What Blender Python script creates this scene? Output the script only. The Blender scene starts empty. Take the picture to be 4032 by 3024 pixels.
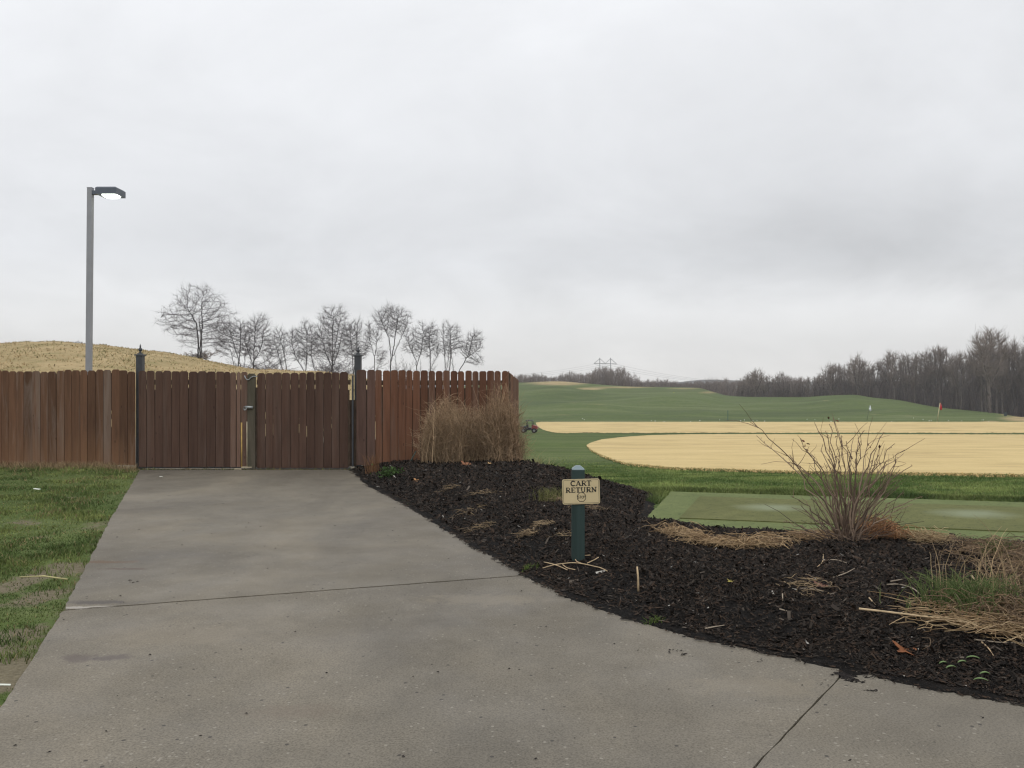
import bpy, bmesh, math, random
import numpy as np
from mathutils import Vector

R = math.radians
random.seed(7)
rng = np.random.default_rng(7)
scene = bpy.context.scene
COL = scene.collection

# ------------------------------------------------------------------ camera, world, sun
CAM_H, FPX, CX, CY = 1.6, 3260.0, 2016.0, 1512.0      # eye height (m), focal length in photo pixels, photo centre
cam_d = bpy.data.cameras.new("camera")
cam_d.sensor_width = 36.0
cam_d.lens = FPX / 4032.0 * 36.0
cam_d.clip_start = 0.05
cam_d.clip_end = 6000.0
cam = bpy.data.objects.new("camera", cam_d)
cam.location = (0, 0, CAM_H)
cam.rotation_euler = (R(90), 0, 0)
COL.objects.link(cam)
scene.camera = cam

SUN_EL, SUN_AZ = R(48), R(150)     # hidden behind the overcast
world = bpy.data.worlds.new("World")
scene.world = world
world.use_nodes = True
wt = world.node_tree
for n in list(wt.nodes):
    wt.nodes.remove(n)
def wn(t, **kw):
    n = wt.nodes.new(t)
    for k, v in kw.items():
        setattr(n, k, v)
    return n
def wmath(op, a, b=None, clamp=False):
    n = wn('ShaderNodeMath', operation=op); n.use_clamp = clamp
    for i, v in enumerate((a, b)):
        if v is None: continue
        if isinstance(v, (int, float)): n.inputs[i].default_value = v
        else: wt.links.new(v, n.inputs[i])
    return n.outputs[0]
w_out = wn('ShaderNodeOutputWorld')
w_bg = wn('ShaderNodeBackground')
w_bg.inputs['Strength'].default_value = 0.1
w_sky = wn('ShaderNodeTexSky', sky_type='NISHITA')
w_sky.sun_disc = False
w_sky.sun_elevation = SUN_EL
w_sky.sun_rotation = SUN_AZ
w_tc = wn('ShaderNodeTexCoord')
w_sep = wn('ShaderNodeSeparateXYZ')
wt.links.new(w_tc.outputs['Generated'], w_sep.inputs[0])
zc = wmath('MAXIMUM', w_sep.outputs['Z'], 0.0)
den = wmath('ADD', zc, 0.34)
w_cmb = wn('ShaderNodeCombineXYZ')
wt.links.new(wmath('DIVIDE', w_sep.outputs['X'], den), w_cmb.inputs[0])
wt.links.new(wmath('DIVIDE', w_sep.outputs['Y'], den), w_cmb.inputs[1])
w_cmb.inputs[2].default_value = 3.7
def wnoise(scale, detail, rough, dist, off):
    m = wn('ShaderNodeMapping'); m.inputs['Location'].default_value = off
    wt.links.new(w_cmb.outputs[0], m.inputs[0])
    n = wn('ShaderNodeTexNoise'); n.inputs['Scale'].default_value = scale
    n.inputs['Detail'].default_value = detail; n.inputs['Roughness'].default_value = rough
    n.inputs['Distortion'].default_value = dist
    wt.links.new(m.outputs[0], n.inputs['Vector'])
    return n.outputs['Fac']
big = wnoise(0.62, 3.0, 0.5, 0.3, (1.7, 0.4, 0.0))
mid = wnoise(2.0, 8.0, 0.56, 0.35, (4.2, 1.3, 2.0))
# a darker cloud deck about ten degrees up, thin bright gap under it, brighter towards the zenith
deck_c = wmath('ADD', 0.178, wmath('MULTIPLY', wmath('SUBTRACT', big, 0.5), 0.14))
d1 = wmath('DIVIDE', wmath('SUBTRACT', w_sep.outputs['Z'], deck_c), 0.062)
deck = wmath('EXPONENT', wmath('MULTIPLY', wmath('MULTIPLY', d1, d1), -1.0))
side = wmath('ADD', wmath('MULTIPLY', w_sep.outputs['X'], 1.1), 0.62, clamp=True)
d2 = wmath('DIVIDE', wmath('SUBTRACT', w_sep.outputs['Z'], wmath('ADD', 0.088, wmath('MULTIPLY', wmath('SUBTRACT', mid, 0.5), 0.08))), 0.028)
gap = wmath('EXPONENT', wmath('MULTIPLY', wmath('MULTIPLY', d2, d2), -1.0))
v = wmath('ADD', 0.875, wmath('MULTIPLY', wmath('SUBTRACT', mid, 0.5), 0.36))
v = wmath('ADD', v, wmath('MULTIPLY', wmath('SUBTRACT', big, 0.5), 0.20))
v = wmath('SUBTRACT', v, wmath('MULTIPLY', wmath('MULTIPLY', deck, side), 0.135))
v = wmath('ADD', v, wmath('MULTIPLY', wmath('MULTIPLY', gap, side), 0.085))
v = wmath('ADD', v, wmath('MULTIPLY', wmath('MAXIMUM', wmath('SUBTRACT', zc, 0.25), 0.0), 0.55))
v = wmath('ADD', v, wmath('MULTIPLY', wmath('MAXIMUM', wmath('SUBTRACT', zc, 0.42), 0.0), 0.35))
v = wmath('MULTIPLY', v, 10.0)
w_mul = wn('ShaderNodeVectorMath', operation='SCALE')
w_mul.inputs[0].default_value = (0.958, 0.985, 1.03)
w_tint = wn('ShaderNodeMix', data_type='RGBA')
wt.links.new(wmath('MULTIPLY', w_sep.outputs['Z'], 7.0, clamp=True), w_tint.inputs['Factor'])
w_tint.inputs['A'].default_value = (0.995, 0.985, 0.965, 1)
w_tint.inputs['B'].default_value = (0.968, 0.984, 1.012, 1)
wt.links.new(w_tint.outputs['Result'], w_mul.inputs[0])
wt.links.new(v, w_mul.inputs['Scale'])
w_mix = wn('ShaderNodeMix', data_type='RGBA')
w_mix.inputs['Factor'].default_value = 0.96
wt.links.new(w_sky.outputs[0], w_mix.inputs['A'])
wt.links.new(w_mul.outputs[0], w_mix.inputs['B'])
wt.links.new(w_mix.outputs['Result'], w_bg.inputs['Color'])
wt.links.new(w_bg.outputs[0], w_out.inputs[0])

sun_d = bpy.data.lights.new("sun", 'SUN')
sun_d.energy = 0.55
sun_d.angle = R(35)
sun_d.color = (1.0, 0.97, 0.93)
sun = bpy.data.objects.new("sun", sun_d)
sun.rotation_euler = (R(90) - SUN_EL, 0, R(180) - SUN_AZ)
COL.objects.link(sun)

scene.view_settings.view_transform = 'Standard'
scene.view_settings.look = 'None'
scene.view_settings.exposure = 0.0
scene.view_settings.gamma = 1.0
scene.view_settings.use_curve_mapping = False
scene.cycles.use_denoising = True
scene.cycles.use_adaptive_sampling = False
scene.cycles.filter_width = 1.25
scene.cycles.max_bounces = 6
scene.cycles.sample_clamp_indirect = 2.5
scene.cycles.volume_bounces = 0

# ------------------------------------------------------------------ helpers
def at(px, py, Y):
    return Vector(((px - CX) / FPX * Y, Y, CAM_H - (py - CY) / FPX * Y))

def on_ground(px, py, z=0.0):
    Y = (CAM_H - z) * FPX / (py - CY)
    return ((px - CX) / FPX * Y, Y)

def sstep(a, b, x):
    t = np.clip((np.asarray(x, float) - a) / (b - a), 0, 1)
    return t * t * (3 - 2 * t)

def pchip(xs, ys, x):
    xs = np.asarray(xs, float); ys = np.asarray(ys, float)
    h = np.diff(xs); d = np.diff(ys) / h
    m = np.zeros_like(ys)
    m[0], m[-1] = d[0], d[-1]
    for i in range(1, len(xs) - 1):
        if d[i - 1] * d[i] > 0:
            w1, w2 = 2 * h[i] + h[i - 1], h[i] + 2 * h[i - 1]
            m[i] = (w1 + w2) / (w1 / d[i - 1] + w2 / d[i])
    x = np.clip(np.asarray(x, float), xs[0], xs[-1])
    k = np.clip(np.searchsorted(xs, x) - 1, 0, len(xs) - 2)
    t = (x - xs[k]) / h[k]
    return ((1 + 2 * t) * (1 - t) ** 2 * ys[k] + t * (1 - t) ** 2 * h[k] * m[k]
            + t * t * (3 - 2 * t) * ys[k + 1] + t * t * (t - 1) * h[k] * m[k + 1])

# cheap tileless value noise for geometry
_perm = np.random.default_rng(3).random((256, 256))
def vnoise(x, y):
    xi = np.floor(x).astype(int); yi = np.floor(y).astype(int)
    fx, fy = x - xi, y - yi
    fx = fx * fx * (3 - 2 * fx); fy = fy * fy * (3 - 2 * fy)
    g = lambda a, b: _perm[a & 255, b & 255]
    return ((g(xi, yi) * (1 - fx) + g(xi + 1, yi) * fx) * (1 - fy)
            + (g(xi, yi + 1) * (1 - fx) + g(xi + 1, yi + 1) * fx) * fy)
def fbm(x, y, o=4):
    s = 0; a = 0.5; t = 0
    for i in range(o):
        s = s + a * vnoise(x * 2 ** i + 17.3 * i, y * 2 ** i + 5.1 * i); t += a; a *= 0.5
    return s / t

def mesh_np(name, V, F, mat, parent=None, cols=None, smooth=False):
    """V (n,3); F an (m,k) array or a list of such arrays; cols per-vertex rgb."""
    V = np.asarray(V, np.float32)
    Fs = F if isinstance(F, list) else [F]
    Fs = [np.asarray(f, np.int32) for f in Fs if len(f)]
    me = bpy.data.meshes.new(name)
    me.vertices.add(len(V)); me.vertices.foreach_set('co', V.ravel())
    tot = np.concatenate([np.full(len(f), f.shape[1], np.int32) for f in Fs])
    loops = np.concatenate([f.ravel() for f in Fs])
    me.loops.add(len(loops)); me.loops.foreach_set('vertex_index', loops)
    me.polygons.add(len(tot))
    start = np.zeros(len(tot), np.int32); start[1:] = np.cumsum(tot)[:-1]
    me.polygons.foreach_set('loop_start', start)
    me.polygons.foreach_set('loop_total', tot)
    if smooth:
        me.polygons.foreach_set('use_smooth', np.ones(len(tot), bool))
    if cols is not None:
        a = me.attributes.new('col', 'FLOAT_COLOR', 'POINT')
        c = np.ones((len(V), 4), np.float32); c[:, :3] = cols
        a.data.foreach_set('color', c.ravel())
    me.update(calc_edges=True)
    if mat: me.materials.append(mat)
    o = bpy.data.objects.new(name, me)
    COL.objects.link(o)
    if parent: o.parent = parent
    return o

def obj_bm(name, bm, mat, parent=None, smooth=False):
    me = bpy.data.meshes.new(name)
    bm.normal_update()
    bmesh.ops.recalc_face_normals(bm, faces=bm.faces)
    bm.to_mesh(me); bm.free()
    if smooth:
        for p in me.polygons: p.use_smooth = True
    if mat: me.materials.append(mat)
    o = bpy.data.objects.new(name, me)
    COL.objects.link(o)
    if parent: o.parent = parent
    return o

def box(bm, x0, x1, y0, y1, z0, z1, bevel=0.0):
    vs = [bm.verts.new(p) for p in ((x0, y0, z0), (x1, y0, z0), (x1, y1, z0), (x0, y1, z0),
                                    (x0, y0, z1), (x1, y0, z1), (x1, y1, z1), (x0, y1, z1))]
    fs = [bm.faces.new([vs[i] for i in f]) for f in
          ((0, 3, 2, 1), (4, 5, 6, 7), (0, 1, 5, 4), (1, 2, 6, 5), (2, 3, 7, 6), (3, 0, 4, 7))]
    if bevel > 0:
        es = list({e for f in fs for e in f.edges})
        bmesh.ops.bevel(bm, geom=es, offset=bevel, segments=2, affect='EDGES', profile=0.6)

def prism(bm, poly, y0, y1):
    """poly of (x, z) extruded along y"""
    a = [bm.verts.new((x, y0, z)) for x, z in poly]
    b = [bm.verts.new((x, y1, z)) for x, z in poly]
    n = len(poly)
    bm.faces.new(a); bm.faces.new(b[::-1])
    for i in range(n):
        bm.faces.new((a[i], b[i], b[(i + 1) % n], a[(i + 1) % n]))

def lathe(bm, prof, seg=16, loc=(0, 0, 0)):
    """prof of (r, z)"""
    rings = []
    for r, z in prof:
        rings.append([bm.verts.new((loc[0] + r * math.cos(2 * math.pi * k / seg),
                                    loc[1] + r * math.sin(2 * math.pi * k / seg), loc[2] + z)) for k in range(seg)])
    for a, b in zip(rings, rings[1:]):
        for k in range(seg):
            bm.faces.new((a[k], a[(k + 1) % seg], b[(k + 1) % seg], b[k]))
    bm.faces.new(rings[0][::-1]); bm.faces.new(rings[-1])

def tubes(P, Rd, sides):
    """P (T,S,3) centre lines, Rd (T,S) radii -> verts, quads"""
    P = np.asarray(P, float); Rd = np.asarray(Rd, float)
    T, S, _ = P.shape
    tan = np.gradient(P, axis=1)
    tan /= np.linalg.norm(tan, axis=2, keepdims=True) + 1e-9
    mean = tan.mean(axis=1)
    ref = np.where(np.abs(mean[:, 2:3]) > 0.8, np.array([[1.0, 0.2, 0]]), np.array([[0.1, 0.1, 1.0]]))
    n1 = np.cross(tan, ref[:, None, :]); n1 /= np.linalg.norm(n1, axis=2, keepdims=True) + 1e-9
    n2 = np.cross(tan, n1)
    ang = np.arange(sides) * 2 * math.pi / sides
    ring = (n1[:, :, None, :] * np.cos(ang)[None, None, :, None] + n2[:, :, None, :] * np.sin(ang)[None, None, :, None])
    V = P[:, :, None, :] + ring * Rd[:, :, None, None]
    idx = np.arange(T * S * sides).reshape(T, S, sides)
    a = idx[:, :-1]; b = idx[:, 1:]
    q = np.stack([a, np.roll(a, -1, 2), np.roll(b, -1, 2), b], axis=-1).reshape(-1, 4)
    return V.reshape(-1, 3), q

def join_parts(parts):
    """[(V, F, cols or None)] -> one V, one list of faces, cols"""
    Vs, Fs, Cs, o = [], {}, [], 0
    for p in parts:
        V, F = p[0], p[1]
        Vs.append(V); Fs.setdefault(F.shape[1], []).append(F + o); o += len(V)
        if len(p) > 2: Cs.append(p[2])
    return np.concatenate(Vs), [np.concatenate(f) for f in Fs.values()], (np.concatenate(Cs) if Cs else None)

def rod(name, pts, r, mat, parent=None, sides=8, taper=None):
    P = np.array([pts], float)
    rr = np.full((1, len(pts)), r) if taper is None else np.array([taper], float)
    V, q = tubes(P, rr, sides)
    n = len(pts)
    caps = [np.arange(sides)[::-1].reshape(1, -1), (np.arange(sides) + (n - 1) * sides).reshape(1, -1)]
    F = [q] + ([np.concatenate(caps)] if sides != 4 else [])
    if sides == 4: F = [np.concatenate([q] + caps)]
    return mesh_np(name, V, F, mat, parent)

def thing(name, label, cat, loc=(0, 0, 0), rz=0.0, group=None):
    o = bpy.data.objects.new(name, None)
    o.empty_display_size = 0.2
    COL.objects.link(o)
    o.location = loc; o.rotation_euler = (0, 0, rz)
    return tag(o, label, cat, group)

def tag(o, label=None, cat=None, group=None, kind=None):
    if label: o['label'] = label
    if cat: o['category'] = cat
    if group: o['group'] = group
    if kind: o['kind'] = kind
    return o

def structure(o): o['kind'] = 'structure'; return o
def stuff(o, label=None, cat=None):
    o['kind'] = 'stuff'
    return tag(o, label, cat)

def dup(root, loc, rz, scl, label=None, group=None):
    r = root.copy(); COL.objects.link(r)
    r.location = loc; r.rotation_euler = (0, 0, rz); r.scale = scl
    if label: r['label'] = label
    if group: r['group'] = group
    for ch in list(root.children):
        c = ch.copy(); COL.objects.link(c); c.parent = r
        for g in list(ch.children):
            d = g.copy(); COL.objects.link(d); d.parent = c
    return r

# ------------------------------------------------------------------ materials
class NT:
    def __init__(s, name, rough=0.8, spec=0.3):
        s.m = bpy.data.materials.new(name); s.m.use_nodes = True
        s.t = s.m.node_tree
        s.b = s.t.nodes['Principled BSDF']
        s.b.inputs['Roughness'].default_value = rough
        s.b.inputs['Specular IOR Level'].default_value = spec
    def n(s, t, **kw):
        n = s.t.nodes.new(t)
        for k, v in kw.items(): setattr(n, k, v)
        return n
    def l(s, a, b): s.t.links.new(a, b)
    def coord(s, kind='Object', scale=(1, 1, 1), loc=(0, 0, 0), rot=(0, 0, 0)):
        if kind == 'Position': src = s.n('ShaderNodeNewGeometry').outputs['Position']
        else: src = s.n('ShaderNodeTexCoord').outputs[kind]
        m = s.n('ShaderNodeMapping'); m.inputs['Scale'].default_value = scale
        m.inputs['Location'].default_value = loc; m.inputs['Rotation'].default_value = rot
        s.l(src, m.inputs[0]); return m.outputs[0]
    def noise(s, vec, scale, detail=4, rough=0.55, dist=0.0):
        n = s.n('ShaderNodeTexNoise'); n.inputs['Scale'].default_value = scale
        n.inputs['Detail'].default_value = detail; n.inputs['Roughness'].default_value = rough
        n.inputs['Distortion'].default_value = dist
        s.l(vec, n.inputs['Vector']); return n.outputs['Fac']
    def voro(s, vec, scale, out='Distance', feature='F1'):
        n = s.n('ShaderNodeTexVoronoi', feature=feature); n.inputs['Scale'].default_value = scale
        s.l(vec, n.inputs['Vector']); return n.outputs[out]
    def ramp(s, f, stops):
        n = s.n('ShaderNodeValToRGB'); e = n.color_ramp.elements
        while len(e) < len(stops): e.new(0.5)
        for el, (p, c) in zip(e, stops):
            el.position = p
            el.color = (c, c, c, 1) if isinstance(c, (int, float)) else (*c, 1)
        s.l(f, n.inputs[0]); return n.outputs[0]
    def mix(s, f, a, b, mode='MIX'):
        n = s.n('ShaderNodeMix', data_type='RGBA', blend_type=mode)
        for sock, v in (('Factor', f), ('A', a), ('B', b)):
            if isinstance(v, (int, float)) and sock == 'Factor': n.inputs[sock].default_value = v
            elif isinstance(v, (tuple, list)): n.inputs[sock].default_value = (*v, 1)
            else: s.l(v, n.inputs[sock])
        return n.outputs['Result']
    def math(s, op, a, b=None, clamp=False):
        n = s.n('ShaderNodeMath', operation=op); n.use_clamp = clamp
        for i, v in enumerate((a, b)):
            if v is None: continue
            if isinstance(v, (int, float)): n.inputs[i].default_value = v
            else: s.l(v, n.inputs[i])
        return n.outputs[0]
    def attr(s, name, out='Fac'):
        n = s.n('ShaderNodeAttribute', attribute_name=name); return n.outputs[out]
    def bump(s, h, strength=0.3, dist=0.01):
        n = s.n('ShaderNodeBump'); n.inputs['Strength'].default_value = strength
        n.inputs['Distance'].default_value = dist
        s.l(h, n.inputs['Height']); s.l(n.outputs[0], s.b.inputs['Normal'])
    def color(s, c):
        if isinstance(c, (tuple, list)): s.b.inputs['Base Color'].default_value = (*c, 1)
        else: s.l(c, s.b.inputs['Base Color'])
        return s.m

def plain(name, c, rough=0.6, spec=0.3, metal=0.0, var=0.25, scale=8.0):
    k = NT(name, rough, spec)
    k.b.inputs['Metallic'].default_value = metal
    f = k.noise(k.coord('Object'), scale, 4)
    return k.color(k.ramp(f, [(0.3, tuple(x * (1 - var) for x in c)), (0.7, tuple(min(1, x * (1 + var)) for x in c))]))

def attr_mat(name, rough=0.85, spec=0.15):
    k = NT(name, rough, spec)
    return k.color(k.attr('col', 'Color'))

M = {}
M['blade'] = attr_mat('grass_blades')
M['chip'] = attr_mat('mulch_chips', 0.85, 0.12)
M['straw'] = attr_mat('dry_straw', 0.7, 0.25)
M['twig'] = attr_mat('twig_bark', 0.85, 0.15)

def bark(name, c):
    k = NT(name, 0.9, 0.1)
    f = k.noise(k.coord('Object', (1, 1, 0.25)), 1.6, 3)
    return k.color(k.ramp(f, [(0.3, tuple(x * 0.7 for x in c)), (0.7, tuple(x * 1.25 for x in c))]))
M['bark'] = bark('tree_bark', (0.046, 0.041, 0.042))
M['bark_twig'] = bark('tree_twigs', (0.125, 0.113, 0.118))
M['wood_bark'] = bark('wood_bark', (0.125, 0.102, 0.087))
M['wood_twig'] = bark('wood_twigs', (0.22, 0.178, 0.150))
M['thicket'] = attr_mat('thicket_bark', 0.9, 0.05)

# ------------------------------------------------------------------ the lie of the land
# right of the fence: level tee line, then a long slope down past the dormant turf, a dip and the range hill
PROF_Y = [0, 12.3, 15, 20, 35, 60, 100, 143, 152, 172, 190]
PROF_Z = [0, 0.0, -0.12, -0.52, -1.39, -2.6, -4.35, -4.92, -5.5, -7.0, -7.25]
CREST_PX = [1290, 1500, 1700, 1900, 2036, 2190, 2316, 2407, 2497, 2655, 2746, 2814, 2859, 2951, 3156, 3258, 3360, 3437, 3540, 3616, 3693, 3821, 3923, 4032, 4400, 5200]
CREST_PY = [1500, 1500, 1503, 1506, 1506, 1501, 1510, 1517, 1522, 1524, 1527, 1544, 1556, 1562, 1563, 1557, 1554, 1565, 1575, 1590, 1603, 1616, 1626, 1642, 1650, 1650]
DC_PX = [1290, 2036, 2700, 3000, 3400, 3700, 4032, 5200]
DC_Y = [330, 330, 320, 300, 275, 245, 215, 210]
LEFT_PX = [-2500, -600, 0, 214, 328, 547, 696, 845, 995, 1150, 1231, 1400, 1700, 2036]
LEFT_PY = [1400, 1375, 1356, 1348, 1357, 1377, 1399, 1427, 1453, 1460, 1462, 1475, 1490, 1506]
L_DC = 86.0

def h_right(px, d):
    z = pchip(PROF_Y, PROF_Z, np.minimum(d, 190))
    dc = np.interp(px, DC_PX, DC_Y)
    cy = pchip(CREST_PX, CREST_PY, px)
    foot = 172.0
    t = np.clip((d - foot) / (dc - foot), 0, 1)
    f = 0.18 * t + 0.82 * (t * t * (3 - 2 * t))
    ysc = 1664 + (cy - 1664) * f
    zh = CAM_H - (ysc - CY) / FPX * d
    # rolling mounds on the range
    bump = 0
    for (bp, bd, a, sp, sd) in ((2620, 255, 1.3, 170, 17), (2330, 235, 0.9, 150, 14), (3000, 240, 0.8, 200, 16), (2150, 285, 0.8, 120, 12),
                                (3330, 238, 1.0, 160, 14), (2800, 215, 0.5, 260, 9), (3550, 212, 0.6, 130, 9), (2450, 205, 0.45, 240, 8), (2250, 262, -0.7, 130, 10)):
        bump = bump + a * np.exp(-((px - bp) / sp) ** 2 - ((d - bd) / sd) ** 2)
    zh = zh + 1.9 * bump * (1 - t) ** 0.5
    zc = CAM_H - (cy - CY) / FPX * dc
    beyond = zc - 0.055 * (d - dc)
    z = np.where(d > foot, np.where(d > dc, np.maximum(beyond, -58), zh + (z - zh) * (1 - sstep(foot, foot + 14, d))), z)
    return z

def h_left(px, d):
    cy = pchip(LEFT_PX, LEFT_PY, px)
    zc = CAM_H - (cy - CY) / FPX * L_DC
    t = np.clip((d - 26) / (L_DC - 26), 0, 1)
    z = zc * (t * t * (3 - 2 * t)) + 0.06 * sstep(12.5, 15.4, d) * (1 - sstep(16, 18, d)) * (1 - sstep(380, 530, px))
    far = zc - 0.02 * (d - L_DC) - 0.0007 * (d - L_DC) ** 2
    z = np.where(d > L_DC, np.maximum(far, -6), z)
    z = z + 0.25 * (fbm(px * 0.012, d * 0.12, 3) - 0.5) * sstep(30, 60, d)
    return z

def ground_z(x, y):
    x = np.asarray(x, float); y = np.asarray(y, float)
    d = np.maximum(y, 0.5)
    px = CX + FPX * x / d
    w = sstep(1350, 2000, px)
    # near the eye the ground is one level, so the split fades in with distance
    z = h_left(px, d) * (1 - w) + h_right(px, d) * w
    return z * sstep(6, 12, d)

_Yt = np.linspace(12.4, 142, 2000)
_yt = CY + FPX * (CAM_H - pchip(PROF_Y, PROF_Z, _Yt)) / _Yt
def depth_of(py):                      # depth on the long slope from a photo row
    return np.interp(-np.asarray(py, float), -_yt, _Yt)

# ---- outlines on the ground
L_EDGE = [(552, 1850), (547, 1859), (437, 2041), (337, 2233), (255, 2388), (109, 2625), (0, 2789)]
R_EDGE = [(1398, 1850), (1400, 1861), (1465, 1914), (1583, 1975), (1677, 2028), (1766, 2081), (1884, 2154), (1986, 2207), (2067, 2256), (2153, 2297),
          (2242, 2342), (2500, 2431), (2726, 2497), (2952, 2547), (3169, 2596), (3301, 2625), (3580, 2684), (3803, 2723), (4032, 2762)]
Ledge = [on_ground(*p) for p in L_EDGE]
Redge = [on_ground(*p) for p in R_EDGE]
Ledge += [(-2.05, 2.6), (-1.75, 1.0), (-1.9, -0.8), (-3.2, -2.2), (-8.0, -3.0)]
Redge += [(3.4, 3.72), (4.6, 3.1), (6.2, 2.35), (9.0, 1.1), (13.0, -0.6)]

def resample(pts, step, jit=0.0):
    out = []
    for (x0, y0), (x1, y1) in zip(pts, pts[1:]):
        n = max(1, int(math.hypot(x1 - x0, y1 - y0) / step))
        for k in range(n):
            t = k / n
            out.append((x0 + (x1 - x0) * t + random.uniform(-jit, jit), y0 + (y1 - y0) * t + random.uniform(-jit, jit)))
    out.append(pts[-1]); return out

def signed_dist(X, Y, poly):
    """positive inside"""
    P = np.asarray(poly); Q = np.roll(P, -1, 0)
    best = np.full(X.shape, 1e9); inside = np.zeros(X.shape, bool)
    for (x0, y0), (x1, y1) in zip(P, Q):
        dx, dy = x1 - x0, y1 - y0
        t = np.clip(((X - x0) * dx + (Y - y0) * dy) / (dx * dx + dy * dy + 1e-12), 0, 1)
        best = np.minimum(best, np.hypot(X - x0 - t * dx, Y - y0 - t * dy))
        c = ((y0 > Y) != (y1 > Y)) & (X < dx * (Y - y0) / (dy + 1e-12) + x0)
        inside ^= c
    return np.where(inside, best, -best)

OUTER = [(9.5, 7.05), (5.3, 8.12), (4.3, 8.36), (3.4, 8.58), (2.5, 8.84), (1.75, 9.28), (1.52, 9.77), (1.85, 11.4), (2.02, 11.95), (1.78, 12.85),
         (1.46, 13.66), (1.0, 14.7), (0.42, 15.9), (-0.1, 16.3), (-2.95, 15.85), (-2.98, 15.3)]
Rb = [p for p in Redge if p[1] > 0.9]
BED = Rb + [(9.5, 1.0)] + OUTER
DRIVE = Ledge + [(-8, -9), (13, -9)] + Redge[::-1]
MAT_POLY = [(2.35, 12.24), (1.48, 9.45), (2.3, 8.80), (13, 6.0), (13, 9.62)]

# mulch surface height
def bed_z(x, y, fine=True):
    x = np.asarray(x, float); y = np.asarray(y, float)
    sd = signed_dist(x, y, BED)
    core = 0.195 - 0.035 * sstep(6.6, 7.6, y) * sstep(1.2, 2.2, x) + 0.13 * np.exp(-((x + 0.2) / 1.6) ** 2 - ((y - 14.2) / 1.3) ** 2)
    core = core + 0.07 * (fbm(x * 0.9, y * 0.9, 3) - 0.5)
    z = np.where(sd > 0, core * sstep(0, 0.95, sd) ** 0.8 + 0.018, 0.018 + sd * 0.35)
    if fine:
        z = z + 0.035 * (fbm(x * 5 + 9, y * 5, 4) - 0.5) + 0.018 * (vnoise(x * 26, y * 26) - 0.5)
    z = z + np.where(sd > -0.5, 1, 0) * 0.0
    return np.maximum(z, -0.08), sd

# ------------------------------------------------------------------ ground sheet
k = NT('ground_grass', 0.95, 0.1)
pos = k.coord('Position')
posx = k.coord('Position', (0.16, 1.0, 1.0))
n_far = k.noise(posx, 0.16, 5, 0.6, 0.4)
n_mid = k.noise(pos, 0.9, 5, 0.6)
n_fine = k.noise(pos, 14.0, 4, 0.65)
green = k.ramp(n_mid, [(0.25, (0.068, 0.102, 0.026)), (0.5, (0.092, 0.130, 0.035)), (0.78, (0.135, 0.168, 0.050))])
pale = k.ramp(n_fine, [(0.3, (0.135, 0.160, 0.066)), (0.7, (0.21, 0.225, 0.105))])
far_f = k.ramp(k.noise(k.coord('Position', (0.12, 1.0, 1.0)), 0.22, 7, 0.7, 0.5), [(0.47, 0.0), (0.66, 0.8)])
green = k.mix(far_f, green, pale)
green = k.mix(k.ramp(k.noise(k.coord('Position', (0.35, 1, 1), (40, 9, 0)), 0.055, 4, 0.6, 0.4), [(0.46, 0.0), (0.62, 0.6)]), green, (0.044, 0.066, 0.021))
green = k.mix(k.ramp(n_fine, [(0.3, 0.5), (0.7, 0.0)]), green, (0.048, 0.066, 0.022))
n_dry = k.noise(pos, 0.35, 6, 0.65)
tan = k.ramp(n_dry, [(0.25, (0.20, 0.195, 0.07)), (0.42, (0.32, 0.245, 0.125)), (0.6, (0.42, 0.315, 0.17)), (0.8, (0.36, 0.255, 0.145))])
tan = k.mix(k.ramp(k.noise(pos, 2.2, 5, 0.7), [(0.36, 0.4), (0.56, 0.0)]), tan, (0.18, 0.155, 0.06))
dry = k.attr('dry')
dry = k.math('ADD', dry, k.math('MULTIPLY', k.math('SUBTRACT', k.noise(posx, 0.55, 5, 0.7), 0.5), 0.9))
dry = k.ramp(dry, [(0.34, 0.0), (0.78, 1.0)])
g2 = k.mix(dry, green, tan)
dirt = k.attr('dirt')
dirt = k.math('ADD', dirt, k.math('MULTIPLY', k.math('SUBTRACT', k.noise(pos, 2.4, 5, 0.7), 0.5), 1.1))
dirt = k.ramp(dirt, [(0.45, 0.0), (0.62, 1.0)])
soil = k.ramp(k.noise(pos, 30, 5, 0.7), [(0.3, (0.10, 0.085, 0.055)), (0.7, (0.21, 0.18, 0.12))])
g3 = k.mix(dirt, g2, soil)
k.bump(k.math('ADD', n_fine, k.math('MULTIPLY', n_mid, 2.0)), 0.6, 0.06)
M['ground'] = k.color(g3)

us = np.concatenate([np.linspace(-1.6, -0.72, 30)[:-1], np.linspace(-0.72, 0.72, 361), np.linspace(0.72, 1.6, 30)[1:]])
ds = np.concatenate([np.linspace(-12, 3, 12), np.geomspace(3.6, 30, 70), np.geomspace(30.6, 140, 90), np.linspace(141, 345, 190)[1:], np.geomspace(350, 755, 34)])
D, U = np.meshgrid(ds, us, indexing='ij')
GX = U * (np.maximum(D, 0) + 3.0) + np.where(D < 8, U * 6 * (1 - sstep(0, 30, D)), 0)
GX = np.clip(U * (np.maximum(D, 0) + 9.0), -690, 890)
GZ = ground_z(GX, D) - 0.03
GZ = np.where((D > 3) & (D < 16.5), GZ + 0.02 * (fbm(GX * 1.3, D * 1.3, 3) - 0.5), GZ)
GPX = CX + FPX * GX / np.maximum(D, 0.5)
dry = (1 - sstep(1400, 1900, GPX)) * sstep(22, 27, D)
ysc = CY + FPX * (CAM_H - GZ) / np.maximum(D, 0.5)
def blob(px, py, sx, sy, a):
    return .82 * a * np.exp(-((GPX - px) / sx) ** 2 - ((ysc - py) / sy) ** 2) * (D > 165)
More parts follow.
